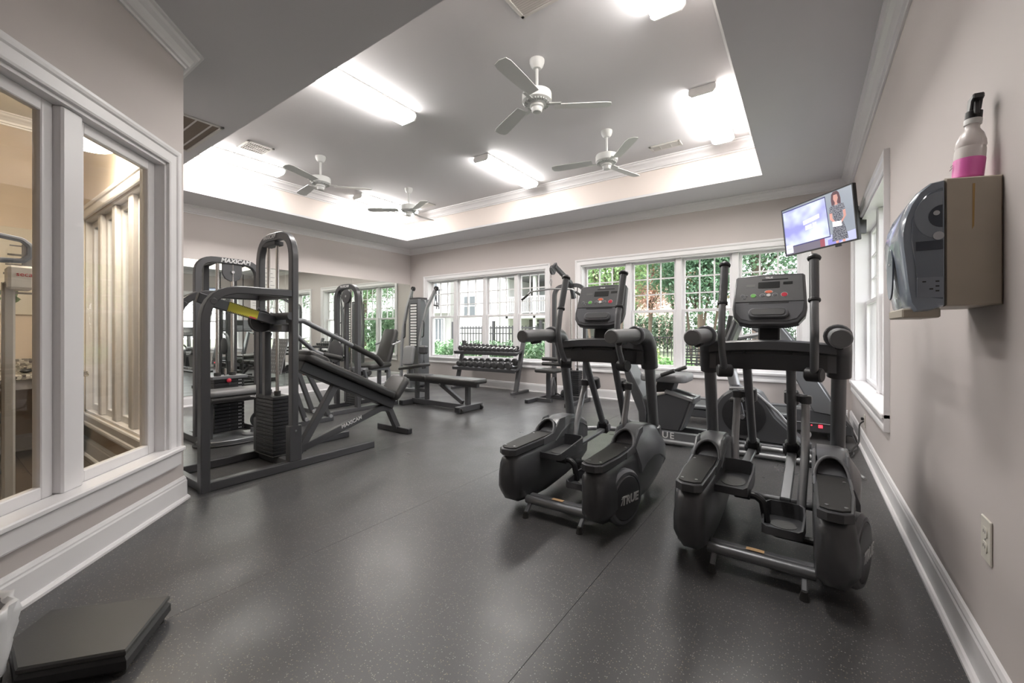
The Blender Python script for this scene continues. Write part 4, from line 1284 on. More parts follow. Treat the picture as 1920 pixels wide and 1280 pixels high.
for s in (-1, 1):
    P().tube([(.25, .02 + s * .10, .92), (.12, .02 + s * .22, .96), (.16, .02 + s * .24, 1.20)], .016, 10, .06).done('handlebar', FRAMEL, r)
    P().tube([(.13, .02 + s * .229, 1.02), (.165, .02 + s * .24, 1.23)], .022, 10).done('handle_grip', RUBBER, r)
P().cyl((.31, -.20, .345), (.31, .24, .345), .018, seg=10).done('crank_axle', STEEL, r)
for s, dz in ((-1, .15), (1, -.15)):
    y = .02 + s * .17
    P().bar((.31, y, .345), (.28, y, .345 + dz), .02, .035).done('crank_arm', FRAMEL, r)
    P().box(.22, .33, y + s * .02, y + s * .12, .33 + dz, .36 + dz, .008).done('pedal', RUBBER, r)
# seat carriage on a sloping rail
P().prism([(-.55, .126), (-.23, .126), (-.125, .44), (-.33, .48), (-.50, .43)], -.10, .14, 'y', .012).done('seat_base_shroud', SHROUD, r)
P().prism([(-.225, .14), (-.205, .14), (-.105, .43), (-.125, .435)], -.09, .13, 'y', .004).done('shroud_edge', FRAMEL, r)
P().bar((-.36, -.085, .50), (-.10, -.085, .435), .05, .04, .008).done('seat_rail', SILVER, r)
P().bar((-.36, .125, .50), (-.10, .125, .435), .05, .04, .008).done('seat_rail', SILVER, r)
P().box(-.105, -.085, -.115, .155, .40, .46, .006).done('rail_end', FRAMEL, r)
P().prism([(-.46, .48), (-.30, .50), (-.27, .60), (-.44, .60)], -.08, .12, 'y', .008).done('seat_carriage', BLACK, r)
pad(r, Matrix.Translation((-.37, .02, .595)), .44, .42, .075, 'seat_pad', VINYLG)
back = [(-.60, .15), (-.54, .16), (-.53, .30), (-.57, .45), (-.66, .62), (-.72, .74), (-.77, .73), (-.73, .58), (-.66, .40), (-.61, .28)]
P().prism(back, -.13, .17, 'y', .01).done('back_support', SHROUD, r)
Mb, Lb = seg((-.60, .02, .66), (-.72, .02, 1.02), (1, 0, 0))
for yy in (-.22, .26):
    P().tube([(-.45, yy, .60), (-.30, yy, .70), (-.26, yy, .71)], .015, 8, .04).done('side_handle', FRAMEL, r)
    P().tube([(-.36, yy, .665), (-.24, yy, .715)], .02, 10).done('handle_grip', RUBBER, r)

r = thing('treadmill', 'dark grey treadmill in the back right corner, lit red switch at its hood', 'treadmill', (-.65, 5.52, 0))
P().box(-1.05, .62, -.36, .36, .09, .19, .01).done('deck_frame', SHROUD, r)
P().box(-1.02, .55, -.25, .25, .1905, .205, .004).done('running_belt', RUBBER, r)
for y in (-.325, .325):
    P().box(-1.05, .60, y - .055, y + .055, .1905, .222, .006).done('side_step', FRAMEL, r)
P().cyl((-1.05, -.30, .15), (-1.05, .30, .15), .045, seg=16).done('rear_roller', RUBBER, r)
hood = [(.50, .07), (1.03, .07), (1.03, .15), (.92, .29), (.84, .31), (.58, .31), (.50, .23)]
hd = P().prism(hood, -.40, .40, 'y', .02).done('motor_hood', SHROUD, r)
P().box(.52, .98, -.412, -.401, .165, .172, .002).done('hood_trim', SILVER, hd)
P().box(.76, .795, -.409, -.401, .125, .155, .002).done('power_switch', glow('red_switch', (1, .05, .08), 1.6), hd)
P().box(.70, .712, -.406, -.401, .14, .15, .001).done('power_switch', glow('red_switch', (1, .05, .08), 1.6), hd)
for y in (-.39, .36):
    P().cyl((.66, y, .045), (.66, y + .03, .045), .045, seg=18, b=.004).done('wheel', WHITEP if y < 0 else RUBBER, r)
P().box(-1.0, -.92, -.36, -.30, 0, .09, .004).done('foot', RUBBER, r)
P().box(-1.0, -.92, .30, .36, 0, .09, .004).done('foot', RUBBER, r)
P().box(.84, .98, -.36, .36, .0, .07, .004).done('lift_frame', BLACK, r)
for y in (-.385, .385):
    P().prism([(.72, .28), (.94, .25), (.74, .62), (.54, 1.00), (.40, 1.20), (.30, 1.20), (.44, .88)], y - .03, y + .03, 'y', .01).done('upright', FRAMEL, r)
    P().tube([(.40, y, 1.08), (.10, y, 1.02), (-.12, y, .98)], .024, 10, .06).done('handrail', SILVER, r)
    P().tube([(.06, y, 1.01), (-.13, y, .978)], .030, 10).done('handle_grip', RUBBER, r)
Mc = Matrix.Translation((.34, 0, 1.26)) @ Matrix.Rotation(math.radians(32), 4, 'Y')
con = P().box(-.035, .035, -.43, .43, -.17, .20, .025, Mc).done('console', SHROUDL, r)
P().box(-.038, -.0351, -.20, .20, -.02, .15, .001, Mc).done('display', LCD, con)
P().box(-.06, .02, -.40, .40, -.22, -.17, .015, Mc).done('console_tray', FRAMEL, r)

# cords by the right wall
CORD = mat('black_cord', (.03, .03, .03), .5)
c = P().tube([(.37, 5.05, .10), (.40, 4.90, .015), (.30, 4.62, .012), (.16, 4.55, .012), (.05, 4.68, .012), (.20, 4.85, .012), (.36, 4.78, .012), (.34, 4.60, .012), (.22, 4.52, .014), (.30, 4.55, .03), (.39, 4.75, .10), (.405, 4.90, .24), (.437, 4.94, .262)], .0065, 8, .12, 6).done('power_cord', CORD)
tag(c, 'black power cord looping on the floor from treadmill to wall outlet', 'cord')
c = P().tube([(.20, 4.40, .010), (.28, 4.20, .010), (.36, 3.95, .010)], .010, 8, .1).done('cable_cover', mat('grey_cord', (.35, .35, .35), .5))
tag(c, 'short grey cable lying on the floor by the right baseboard', 'cable')
# ---------------------------------------------------------------- television, dispenser, bottle, outlets
Mtv = Matrix.Translation((.089, 5.05, 2.135)) @ Matrix.Rotation(-.875, 4, 'Z') @ Matrix.Rotation(.109, 4, 'X')
r = thing('television', 'flat screen television on a corner wall bracket, showing a presenter', 'television')
r.matrix_world = Mtv
W_, H_ = .86, .50
P().box(-W_ / 2, W_ / 2, 0, .035, -H_ / 2, H_ / 2, .006).done('cabinet', BLACK, r)
P().box(-W_ / 2, W_ / 2, -.004, 0, -H_ / 2, -H_ / 2 + .012, .001).box(-W_ / 2, W_ / 2, -.004, 0, H_ / 2 - .012, H_ / 2, .001).box(-W_ / 2, -W_ / 2 + .012, -.004, 0, -H_ / 2, H_ / 2, .001).box(W_ / 2 - .012, W_ / 2, -.004, 0, -H_ / 2, H_ / 2, .001).done('bezel', BLACK, r)
P().box(-.20, .20, .0351, .06, -.15, .12, .01).done('rear_housing', BLACK, r)
def screen_mat(name, c0, c1, sc, strength, rot=0.0):
    m = bpy.data.materials.new(name); m.use_nodes = True
    nt = m.node_tree; b = nt.nodes['Principled BSDF']
    tc = nt.nodes.new('ShaderNodeTexCoord'); mp = nt.nodes.new('ShaderNodeMapping'); nz = nt.nodes.new('ShaderNodeTexNoise')
    mp.inputs['Rotation'].default_value = (0, rot, 0)
    mp.inputs['Scale'].default_value = sc
    nz.inputs['Scale'].default_value = 1.0; nz.inputs['Detail'].default_value = 2
    rp = nt.nodes.new('ShaderNodeValToRGB')
    rp.color_ramp.elements[0].position = .38; rp.color_ramp.elements[1].position = .6
    rp.color_ramp.elements[0].color = c0 + (1,); rp.color_ramp.elements[1].color = c1 + (1,)
    nt.links.new(tc.outputs['Object'], mp.inputs['Vector']); nt.links.new(mp.outputs[0], nz.inputs['Vector'])
    nt.links.new(nz.outputs['Fac'], rp.inputs['Fac']); nt.links.new(rp.outputs['Color'], b.inputs['Emission Color'])
    b.inputs['Emission Strength'].default_value = strength
    b.inputs['Base Color'].default_value = (.01, .01, .01, 1); b.inputs['Roughness'].default_value = .25
    return m
S = .95
scr = P().box(-W_ / 2 + .012, W_ / 2 - .012, -.0015, -.0003, -H_ / 2 + .012, H_ / 2 - .012).done('screen', screen_mat('screen_studio', (.30, .34, .40), (.40, .43, .48), (1.5, 1, 1.0), S), r, smooth=0)
def flat(pts, y, m, name):
    return P().add([(a, y, b) for a, b in pts], [tuple(range(len(pts)))]).done(name, m, scr, smooth=0, fix=False)
gl = lambda n, c, k=S: glow('screen_' + n, c, k)
flat([(-.418, -.238), (.06, -.238), (.075, -.10), (-.418, -.10)], -.0017, gl('desk', (.10, .09, .12)), 'picture')
flat([(.03, -.238), (.085, -.238), (.085, -.02), (.03, -.02)], -.0018, gl('red_panel', (.20, .05, .07)), 'picture')
flat([(.085, -.238), (.418, -.238), (.418, -.15), (.30, -.16), (.085, -.14)], -.0018, gl('studio_floor', (.33, .35, .52)), 'picture')
flat([(.12, -.238), (.24, -.238), (.34, -.19), (.24, -.17), (.12, -.19)], -.0019, gl('studio_swirl', (.17, .17, .42)), 'picture')
flat([(-.415, -.165), (.155, -.165), (.135, .222), (-.415, .222)], -.0020, gl('inset_edge', (.02, .02, .10)), 'picture')
flat([(-.408, -.155), (.146, -.155), (.128, .212), (-.408, .212)], -.0022, screen_mat('screen_inset', (.36, .36, .78), (.80, .88, .95), (3.2, 1, 4.5), 1.05, .5), 'picture')
flat([(-.15, .02), (.05, .045), (.05, .085), (-.15, .06)], -.0024, gl('caption', (.62, .60, .80)), 'picture')
flat([(-.13, -.035), (-.05, -.03), (-.05, .012), (-.13, .008)], -.0024, gl('caption', (.62, .60, .80)), 'picture')
flat([(-.04, -.028), (.01, -.025), (.01, .018), (-.04, .015)], -.0024, gl('caption', (.62, .60, .80)), 'picture')
flat([(-.408, -.225), (-.315, -.225), (-.315, -.140), (-.408, -.140)], -.0024, gl('logo_box', (.70, .72, .90)), 'picture')
flat([(-.400, -.19), (-.325, -.19), (-.325, -.172), (-.400, -.172)], -.0026, gl('logo_bar', (.35, .38, .75)), 'picture')
# the presenter on the screen: dark curly hair, patterned dress, a sheet of paper
DRESS = screen_mat('screen_dress', (.03, .035, .06), (.32, .32, .36), (90, 1, 90), S)
SK = gl('skin', (.42, .22, .19)); HAIR = gl('hair', (.07, .03, .04))
flat([(.205, .215), (.225, .235), (.265, .235), (.285, .215), (.298, .16), (.295, .11), (.20, .11), (.195, .16)], -.0024, HAIR, 'picture')
flat([(.225, .205), (.265, .205), (.272, .17), (.258, .135), (.235, .135), (.22, .17)], -.0026, SK, 'picture')
flat([(.236, .135), (.258, .135), (.265, .11), (.23, .11)], -.0026, SK, 'picture')
flat([(.175, .105), (.225, .118), (.245, .10), (.27, .118), (.325, .105), (.335, .05), (.305, .045), (.30, -.03), (.335, -.17), (.34, -.215), (.17, -.215), (.175, -.16), (.205, -.03), (.20, .045), (.165, .05)], -.0025, DRESS, 'picture')
flat([(.165, .05), (.198, .045), (.195, .0), (.225, -.045), (.215, -.06), (.165, -.005)], -.0026, SK, 'picture')
flat([(.335, .05), (.308, .045), (.312, -.01), (.275, -.05), (.285, -.065), (.338, -.01)], -.0026, SK, 'picture')
flat([(.19, -.035), (.285, -.045), (.285, -.090), (.19, -.080)], -.0028, gl('paper', (.85, .87, .92)), 'picture')
for x in (.205, .275):
    flat([(x, -.215), (x + .035, -.215), (x + .03, -.238), (x + .005, -.238)], -.0026, SK, 'picture')
P().box(-.03, .03, -.002, .015, -H_ / 2 - .022, -H_ / 2 - .001, .003, Matrix.Translation((.22, 0, 0))).done('speaker_pod', BLACK, r)
inv = Mtv.inverted()
def tvp(x, y, z): return inv @ Vector((x, y, z))
P().bar(tvp(.17, 5.13, 2.15), tvp(.30, 5.28, 2.15), .05, .05).bar(tvp(.30, 5.28, 2.15), tvp(.44, 5.20, 2.15), .05, .05).done('wall_arm', BLACK, r)
P().bar(tvp(.433, 5.20, 2.02), tvp(.433, 5.20, 2.28), .03, .12).done('wall_plate', BLACK, r)

# paper towel dispenser on the right wall
r = thing('paper_towel_dispenser', 'beige and smoky blue paper towel dispenser mounted on the right wall', 'dispenser', (XR, 1.72, 1.155))
BEIGE = mat('beige_plastic', (.46, .41, .335), .42, var=.04, vscale=14)
SMOKE = mat('smoky_blue_plastic', (.25, .29, .35), .16, coat=.4)
w = .315
hh = [(-.001, .0), (-.115, -.002), (-.115, .372), (-.001, .360)]
P().prism([(a, b) for a, b in hh], 0, w, 'y', .006).done('housing', BEIGE, r)
st = P().prism([(-.060, .345), (-.055, .345), (-.057, .225), (-.061, .215)], -.0006, .0, 'y').done('rust_streak', mat('rust_stain', (.42, .27, .10), .6), r, smooth=0)
# curved cover: profile in x-z, slightly domed ends
cov = [(-.117, .372), (-.145, .368), (-.172, .345), (-.193, .310), (-.207, .270), (-.215, .225), (-.213, .18), (-.207, .12), (-.200, .05), (-.193, .005), (-.180, -.018), (-.150, -.016), (-.117, -.004)]
prs = []
for (y, k) in ((0.0, .90), (.012, .965), (.035, 1.0), (w - .035, 1.0), (w - .012, .965), (w, .90)):
    prs.append([(-.117 + (a + .117) * k, y, .18 + (b - .18) * (1 - (1 - k) * .35)) for a, b in cov])
P().loft(prs).done('front_cover', SMOKE, r, smooth=50)
win = [(-.120, .345), (-.150, .335), (-.172, .305), (-.186, .26), (-.188, .20), (-.180, .13), (-.172, .03), (-.120, .02)]
CLEAR = mat('smoky_clear_window', (.15, .18, .225), .08, coat=.6)
sw = P().prism(win, -.0035, .003, 'y', .002).done('side_window', CLEAR, r)
roll = [(-.121, .335)] + [(-.121 - .060 * math.sin(t * PI / 20), .265 + .070 * math.cos(t * PI / 20)) for t in range(1, 20)] + [(-.121, .195)]
P().prism(roll, -.0048, -.0036, 'y', .0004).done('towel_roll', mat('towel_roll_ghost', (.25, .285, .33), .3), sw)
core = [(-.121, .295)] + [(-.121 - .030 * math.sin(t * PI / 12), .262 + .033 * math.cos(t * PI / 12)) for t in range(1, 12)] + [(-.121, .229)]
P().prism(core, -.0058, -.0049, 'y', .0003).done('roll_core', mat('dark_inner', (.045, .055, .075), .4), sw)
P().box(-.178, -.120, -.0052, -.0036, .165, .192, .0006).done('inner_bar', mat('dark_inner', (.045, .055, .075), .4), sw)
P().box(-.176, -.119, -.0052, -.0036, .025, .085, .0006).done('inner_plate', mat('slate_inner', (.24, .27, .32), .4), sw)
for (x, z) in ((-.132, .072), (-.132, .058), (-.132, .044), (-.160, .072), (-.145, .050)):
    P().box(x - .004, x + .004, -.006, -.0053, z - .002, z + .002).done('inner_slot', BLACK, sw, smooth=0)
for (x, z, q) in ((-.134, .272, .007), (-.130, .205, .012)):
    P().lathe([(q * .6, 0), (q, 0), (q, .002), (q * .6, .002)], 18, Matrix.Translation((x, -.0060, z)) @ Matrix.Rotation(PI / 2, 4, 'X')).done('spindle_ring', mat('spindle_grey', (.5, .52, .55), .4), sw)
P().prism(ellipse(.055, .085, 20, .16, .115), -.2165, -.2120, 'x', .001).done('sensor_patch', mat('sensor_blue', (.10, .115, .15), .3), r)
text('lettering', '~', .05, axes((-.2172, .16, .15), (0, -1, 0), (0, 0, 1)), WHITEINK, r, .0006)
P().box(-.205, -.12, .02, w - .05, -.034, -.005, .004).done('towel_slot', BEIGE, r)

# spray bottle standing on the dispenser
r = thing('spray_bottle', 'clear spray bottle of pink cleaner with black nozzle, standing on the dispenser', 'spray bottle', (.395, 1.79, 1.530))
Ml = Matrix.Rotation(math.radians(4), 4, 'Y')
PLAST = mat('milky_plastic', (.86, .80, .78), .3, trans=.3)
PINK = mat('pink_cleaner', (.88, .18, .55), .3, emit=(.9, .15, .55), estr=0.0)
P().lathe([(.032, .0), (.036, .004), (.037, .055), (.0365, .058)], 24, Ml @ Matrix.Diagonal((.92, 1.0, 1, 1))).done('liquid', PINK, r)
bp = [(.0362, .0582), (.036, .085), (.034, .092), (.036, .097), (.034, .112), (.027, .132), (.020, .142), (.017, .148), (.0165, .170), (.0145, .176)]
P().lathe(bp, 24, Ml @ Matrix.Diagonal((.92, 1.0, 1, 1))).done('bottle', PLAST, r)
P().lathe([(.019, .160), (.0195, .174), (.017, .178)], 20, Ml).done('neck_ring', WHITEP, r)
P().lathe([(.0185, .176), (.0185, .197), (.014, .200)], 18, Ml).done('cap', BLACK, r)
P().prism([(-.014, .198), (.016, .198), (.022, .226), (.018, .240), (-.030, .240), (-.034, .226), (-.020, .222)], -.012, .012, 'x', .003, Ml).done('trigger_head', BLACK, r)
P().prism([(-.022, .222), (-.014, .222), (-.020, .196), (-.030, .180), (-.034, .182)], -.006, .006, 'x', .002, Ml).done('trigger', BLACK, r)
for k, (a, b) in enumerate(((.028, .022), (.020, .030))):
    P().box(-.0372, -.0366, -.016, -.016 + b, a + .014, a + .016, 0, Ml).done('print_line', mat('print_dark', (.15, .05, .10), .6), r, smooth=0)

def outlet(y, z, s, lb):
    r = thing('wall_outlet', lb, 'outlet', (XR, y, z))
    IV = mat('ivory_plastic', (.70, .67, .60), .35)
    P().box(-.006, 0, -.036 * s, .036 * s, -.058 * s, .058 * s, .0025).done('cover_plate', IV, r)
    for q in (-1, 1):
        f = P().prism(rrect(.034 * s, .029 * s, .011 * s, 4, 0, q * .0195 * s), -.0085, -.0061, 'x', .001).done('receptacle', IV, r)
        for dy in (-.006, .006):
            P().box(-.0089, -.0086, (dy - .0012) * s, (dy + .0012) * s, (q * .0195 - .002) * s, (q * .0195 + .006) * s).done('slot', BLACK, f, smooth=0)
    P().cyl((-.006, 0, 0), (-.0075, 0, 0), .003, seg=8).done('screw', STEEL, r)
outlet(1.842, .455, 1.12, 'ivory wall outlet on the right wall, near the camera')
outlet(4.958, .262, 1.0, 'white wall outlet with a plug, below the right window')
r = P().box(XR - .03, XR - .0095, 4.945, 4.971, .268, .294, .004).done('plug', BLACK); tag(r, 'black plug pushed into the outlet below the right window', 'plug')

# floor scale platform and lined waste bin in the left foreground
r = thing('scale_platform', 'low black floor scale platform in the left foreground', 'scale', (-1.93, .33, 0))
top = [(-2.205, .275), (-2.105, .178), (-1.92, .176), (-1.748, .371), (-1.974, .535)]
top = [(-1.965, .548), (-2.215, .270), (-2.10, .165), (-1.905, .160), (-1.735, .372)]
loc = [(a + 1.93, b - .33) for a, b in top]
P().prism(loc, .012, .062, 'z', .012).done('housing', mat('scale_housing', (.030, .030, .031), .45), r)
P().prism([(a * .985, b * .985) for a, b in loc], .0625, .084, 'z', .006).done('platform_top', mat('scale_mat', (.060, .060, .058), .5, bump=.15, bscale=300), r)
for (a, b) in loc:
    P().cyl((a * .82, b * .82, 0), (a * .82, b * .82, .012), .018, seg=12).done('foot', RUBBER, r)

r = thing('waste_bin', 'white plastic bag lining a small waste bin at the left picture edge', 'waste bin', (-2.02, .035, 0))
P().lathe([(.10, 0), (.112, .01), (.125, .235), (.128, .24), (.118, .24), (.105, .02)], 24).done('bin', mat('bin_grey', (.45, .45, .46), .5), r)
rings = []
random.seed(3)
N = 40
for (z, rad, am) in ((.05, .122, .004), (.11, .128, .008), (.17, .134, .010), (.22, .138, .010), (.252, .140, .006), (.256, .128, .006), (.245, .116, .004)):
    rings.append([((rad + am * math.sin(k * 2.1 + z * 30) + random.uniform(-am, am) * .6) * math.cos(2 * PI * k / N), (rad + am * math.sin(k * 1.7 + z * 22) + random.uniform(-am, am) * .6) * math.sin(2 * PI * k / N), z + random.uniform(-.006, .006)) for k in range(N)])
P().loft(rings, caps=False).done('bag', mat('white_bag_plastic', (.78, .78, .79), .3, trans=.1), r, smooth=70, fix=False)

# ---------------------------------------------------------------- office behind the glass
r = thing('ceiling_bowl_lamp', 'glowing white glass bowl lamp on the office ceiling', 'lamp', (-3.90, .645, 2.46))
P().lathe([(.0, -.17), (.05, -.168), (.12, -.15), (.175, -.115), (.20, -.07), (.195, -.06)], 28).done('glass_bowl', glow('lit_bowl', (1.0, .88, .70), BOWL_POWER), r)
P().lathe([(.05, .50), (.07, .52), (.07, .54)], 20).done('canopy', STEEL, r)
P().cyl((0, 0, -.10), (0, 0, .52), .012, seg=10).done('stem', STEEL, r)

r = thing('wall_picture', 'framed leafy botanical print on the office wall', 'picture', (OX, .36, 1.62))
P().box(.0, .02, -.30, .28, -.39, .39, .004).done('canvas', mat('print_cream', (.62, .58, .50), .6), r)
LEAF = mat('print_leaf', (.10, .16, .07), .6); INK = mat('print_ink', (.12, .11, .11), .6)
random.seed(5)
for k in range(9):
    a = math.radians(-60 + 30 * (k % 5) + 12 * k); L = .10 + .03 * (k % 3)
    cy, cz = .08 + .03 * (k % 4), -.30 + .015 * k
    M = Matrix.Translation((.0205, cy, cz)) @ Matrix.Rotation(a, 4, 'X')
    P().add([(0, 0, 0), (0, .016, L * .4), (0, .012, L * .75), (0, 0, L), (0, -.012, L * .75), (0, -.016, L * .4)], [tuple(range(6))], M).done('printed_leaf', LEAF, r, smooth=0, fix=False)
for k in range(6):
    z = .22 - .085 * k
    P().box(.0201, .0206, .10 - .012 * k, .27, z, z + .012 + .006 * (k % 2)).done('printed_branch', INK, r, smooth=0)

r = thing('office_counter', 'desk counter with a speckled granite top in the office', 'counter', (OX + .02, -.12, -.04))
def granite():
    m = mat('granite', (.42, .39, .33), .25)
    nt = m.node_tree; b = nt.nodes['Principled BSDF']
    tc = nt.nodes.new('ShaderNodeTexCoord'); vo = nt.nodes.new('ShaderNodeTexVoronoi'); vo.inputs['Scale'].default_value = 60
    rp = nt.nodes.new('ShaderNodeValToRGB')
    rp.color_ramp.elements[0].color = (.06, .05, .05, 1); rp.color_ramp.elements[1].color = (.62, .58, .50, 1)
    sp = nt.nodes.new('ShaderNodeSeparateColor')
    nt.links.new(tc.outputs['Object'], vo.inputs['Vector']); nt.links.new(vo.outputs['Color'], sp.inputs['Color'])
    nt.links.new(sp.outputs['Red'], rp.inputs['Fac']); nt.links.new(rp.outputs['Color'], b.inputs['Base Color'])
    return m
GR = granite()
P().box(.0, .80, -1.9, .95, .74, .78, .006).done('worktop', GR, r)
P().box(.0, .02, -1.9, .95, .781, .875, .003).done('splashback', GR, r)
P().box(.02, .72, -1.88, -1.80, 0.044, .74, .004).done('end_panel', TRIM, r)
P().box(.02, .72, .87, .93, .044, .74, .004).done('end_panel', TRIM, r)
for z, w_ in ((.70, .03),):
    P().box(.70, .73, -1.80, .87, .66, .74, .004).done('apron', TRIM, r)

# tall medical scale close behind the glass
r = thing('column_scale', 'white and grey column weighing scale standing behind the office glass', 'scale', (-3.74, .24, .004))
GREYP = mat('scale_grey', (.36, .36, .37), .4)
P().box(-.14, .14, -.20, .16, .0, .07, .012).done('base', GREYP, r)
P().bar((-.02, .055, .07), (-.02, .055, 1.36), .06, .05, .01).done('column', mat('scale_column', (.48, .47, .45), .4), r)
P().box(-.085, .095, .045, .145, 1.315, 1.45, .012).done('display_head', WHITEP, r)
text('lettering', 'seca', .036, axes((.0965, .105, 1.40), (0, 1, 0), (0, 0, 1)), RED, r, .001, 0)
P().tube([(.06, -.09, 1.47), (.06, .10, 1.48), (.06, .13, 1.51), (.06, .13, 1.57), (.06, .10, 1.60), (.06, -.09, 1.63)], .015, 8, .03).done('reading_frame', mat('scale_blue_grey', (.16, .19, .25), .35), r)
P().box(.03, .05, .10, .17, 1.45, 1.58, .004).done('head_bracket', GREYP, r)

r = thing('office_chair', 'black swivel office chair partly seen through the office glass', 'chair', (-4.66, .09, .004), PI / 2)
for k in range(5):
    a = 2 * PI * k / 5 + .25
    c_, s_ = math.cos(a), math.sin(a)
    P().bar((0, 0, .10), (.29 * c_, .29 * s_, .065), .045, .03, .006).done('base_leg', BLACK, r)
    P().cyl((.29 * c_ - .02 * s_, .29 * s_ + .02 * c_, .03), (.29 * c_ + .02 * s_, .29 * s_ - .02 * c_, .03), .03, seg=14, b=.004).done('castor', BLACK, r)
P().cyl((0, 0, .09), (0, 0, .44), .028, seg=14).done('gas_lift', BLACK, r)
pad(r, Matrix.Translation((0, 0, .44)), .48, .48, .08, 'seat', VINYL)
Mb, Lb = seg((-.0, -.24, .60), (.0, -.30, 1.02), (0, 1, 0))
pad(r, Mb @ Matrix.Translation((0, Lb / 2, 0)), .44, Lb, .07, 'backrest', VINYL)
P().bar((0, -.18, .42), (0, -.29, .70), .06, .02).done('back_bracket', BLACK, r)
for s in (-1, 1):
    P().tube([(s * .20, .05, .44), (s * .27, .05, .46), (s * .27, .02, .66)], .014, 8, .03).done('arm_post', BLACK, r)
    P().box(s * .27 - .03, s * .27 + .03, -.12, .16, .66, .69, .012).done('armrest', RUBBER, r)

r = thing('computer_mouse', 'small black mouse on the granite worktop', 'mouse', (-5.20, .50, .7455))
P().ball((0, 0, .012), .035, 12, 8, .5).done('shell', BLACK, r)
P().box(-.006, .006, .012, .03, .022, .030, .002).done('wheel', RUBBER, r)
# ---------------------------------------------------------------- outside the windows
ZG = -0.12
GRASS = mat('lawn', (.23, .27, .17), .9, var=.3, vscale=2.5)
g = struct(P().box(-60, 60, YB + .2, 70, ZG - .2, ZG).done('floor_yard', GRASS, smooth=0))
struct(P().box(XR + .2, 40, -20, YB + .19, ZG - .2, ZG).done('floor_yard_side', GRASS, smooth=0))
PAVE = mat('patio_concrete', (.33, .325, .315), .85, var=.1, vscale=3)
pv = struct(P().box(-14, 30, YB + .2, YB + 3.4, ZG - .01, ZG + .006).done('floor_patio', PAVE, smooth=0))

def siding(name, col, pitch):
    m = bpy.data.materials.new(name); m.use_nodes = True
    nt = m.node_tree; b = nt.nodes['Principled BSDF']
    tc = nt.nodes.new('ShaderNodeTexCoord'); wv = nt.nodes.new('ShaderNodeTexWave')
    wv.bands_direction = 'Z'; wv.wave_profile = 'SAW'; wv.inputs['Scale'].default_value = 2 * PI / pitch / 20.0 * 1.0
    nt.links.new(tc.outputs['Object'], wv.inputs['Vector'])
    bp = nt.nodes.new('ShaderNodeBump'); bp.inputs['Strength'].default_value = .3; bp.inputs['Distance'].default_value = .012
    nt.links.new(wv.outputs['Fac'], bp.inputs['Height']); nt.links.new(bp.outputs['Normal'], b.inputs['Normal'])
    b.inputs['Base Color'].default_value = col + (1,); b.inputs['Roughness'].default_value = .7
    return m
SIDE = siding('white_lap_siding', (.80, .80, .785), .16)
SIDEG = siding('grey_lap_siding', (.36, .355, .345), .16)
DARKW = mat('dark_window_glass', (.10, .115, .125), .1)
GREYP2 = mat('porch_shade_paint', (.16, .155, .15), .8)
EXTW = mat('exterior_white', (.78, .78, .77), .6)
def ext_window(b, x0, x1, z0, z1, y, muntin=True, m=None):
    w = P().box(x0 - .08, x1 + .08, y - .05, y, z0 - .08, z1 + .08, .01).done('window', EXTW, b, smooth=0)
    P().box(x0, x1, y - .056, y - .051, z0, z1).done('pane', m or DARKW, w, smooth=0)
    if muntin:
        P().box(x0, x1, y - .065, y - .057, (z0 + z1) / 2 - .025, (z0 + z1) / 2 + .025).done('muntin', EXTW, w, smooth=0)
        P().box((x0 + x1) / 2 - .02, (x0 + x1) / 2 + .02, y - .064, y - .057, z0, z1).done('muntin', EXTW, w, smooth=0)
b = thing('apartment_building', 'white sided apartment house across the yard, seen through the left window', 'building', (-17, 20, ZG))
P().box(-2.3, 2.6, 0, 6, 0, 8.5).done('wall', SIDE, b, smooth=0)
ext_window(b, -.75, .15, 2.2, 3.4, 0)
ext_window(b, -.75, .15, 5.0, 6.2, 0)
ext_window(b, 1.05, 1.4, 2.2, 3.4, 0, False)
P().cyl((2.05, -.06, 0), (2.05, -.06, 8.2), .06, seg=8).done('downpipe', mat('pipe_grey', (.4, .4, .4), .6), b)
# porch wing
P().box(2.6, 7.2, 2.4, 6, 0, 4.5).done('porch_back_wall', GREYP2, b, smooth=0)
P().box(2.6, 7.2, -.2, 2.4, 1.95, 2.2).done('balcony_floor', EXTW, b, smooth=0)
P().box(2.5, 7.3, -.4, 6, 4.3, 4.62).done('porch_roof', mat('shingle_grey', (.20, .20, .21), .9), b, smooth=0)
for x in (2.7, 4.6, 6.6):
    P().box(x - .08, x + .08, -.2, -.04, 0, 4.3).done('porch_post', EXTW, b, smooth=0)
P().box(2.6, 7.2, -.19, -.12, 3.12, 3.2).box(2.6, 7.2, -.19, -.12, 2.26, 2.32).done('balcony_rail', EXTW, b, smooth=0)
src = None
for k in range(34):
    M = Matrix.Translation((2.7 + k * .133, -.155, 2.32))
    if src is None:
        src = P().box(-.028, .028, -.02, .02, 0, .80).done('baluster', EXTW, b, smooth=0); src.matrix_local = M
    else:
        share(src, M, b)
ext_window(b, 3.2, 3.95, 2.3, 3.9, 2.4, False, mat('porch_door_glass', (.35, .38, .38), .1))
ext_window(b, 5.2, 6.3, 2.6, 3.9, 2.4, True)
ext_window(b, 3.2, 4.3, .3, 1.7, 2.4, True)
ext_window(b, 5.2, 6.3, .3, 1.7, 2.4, True)

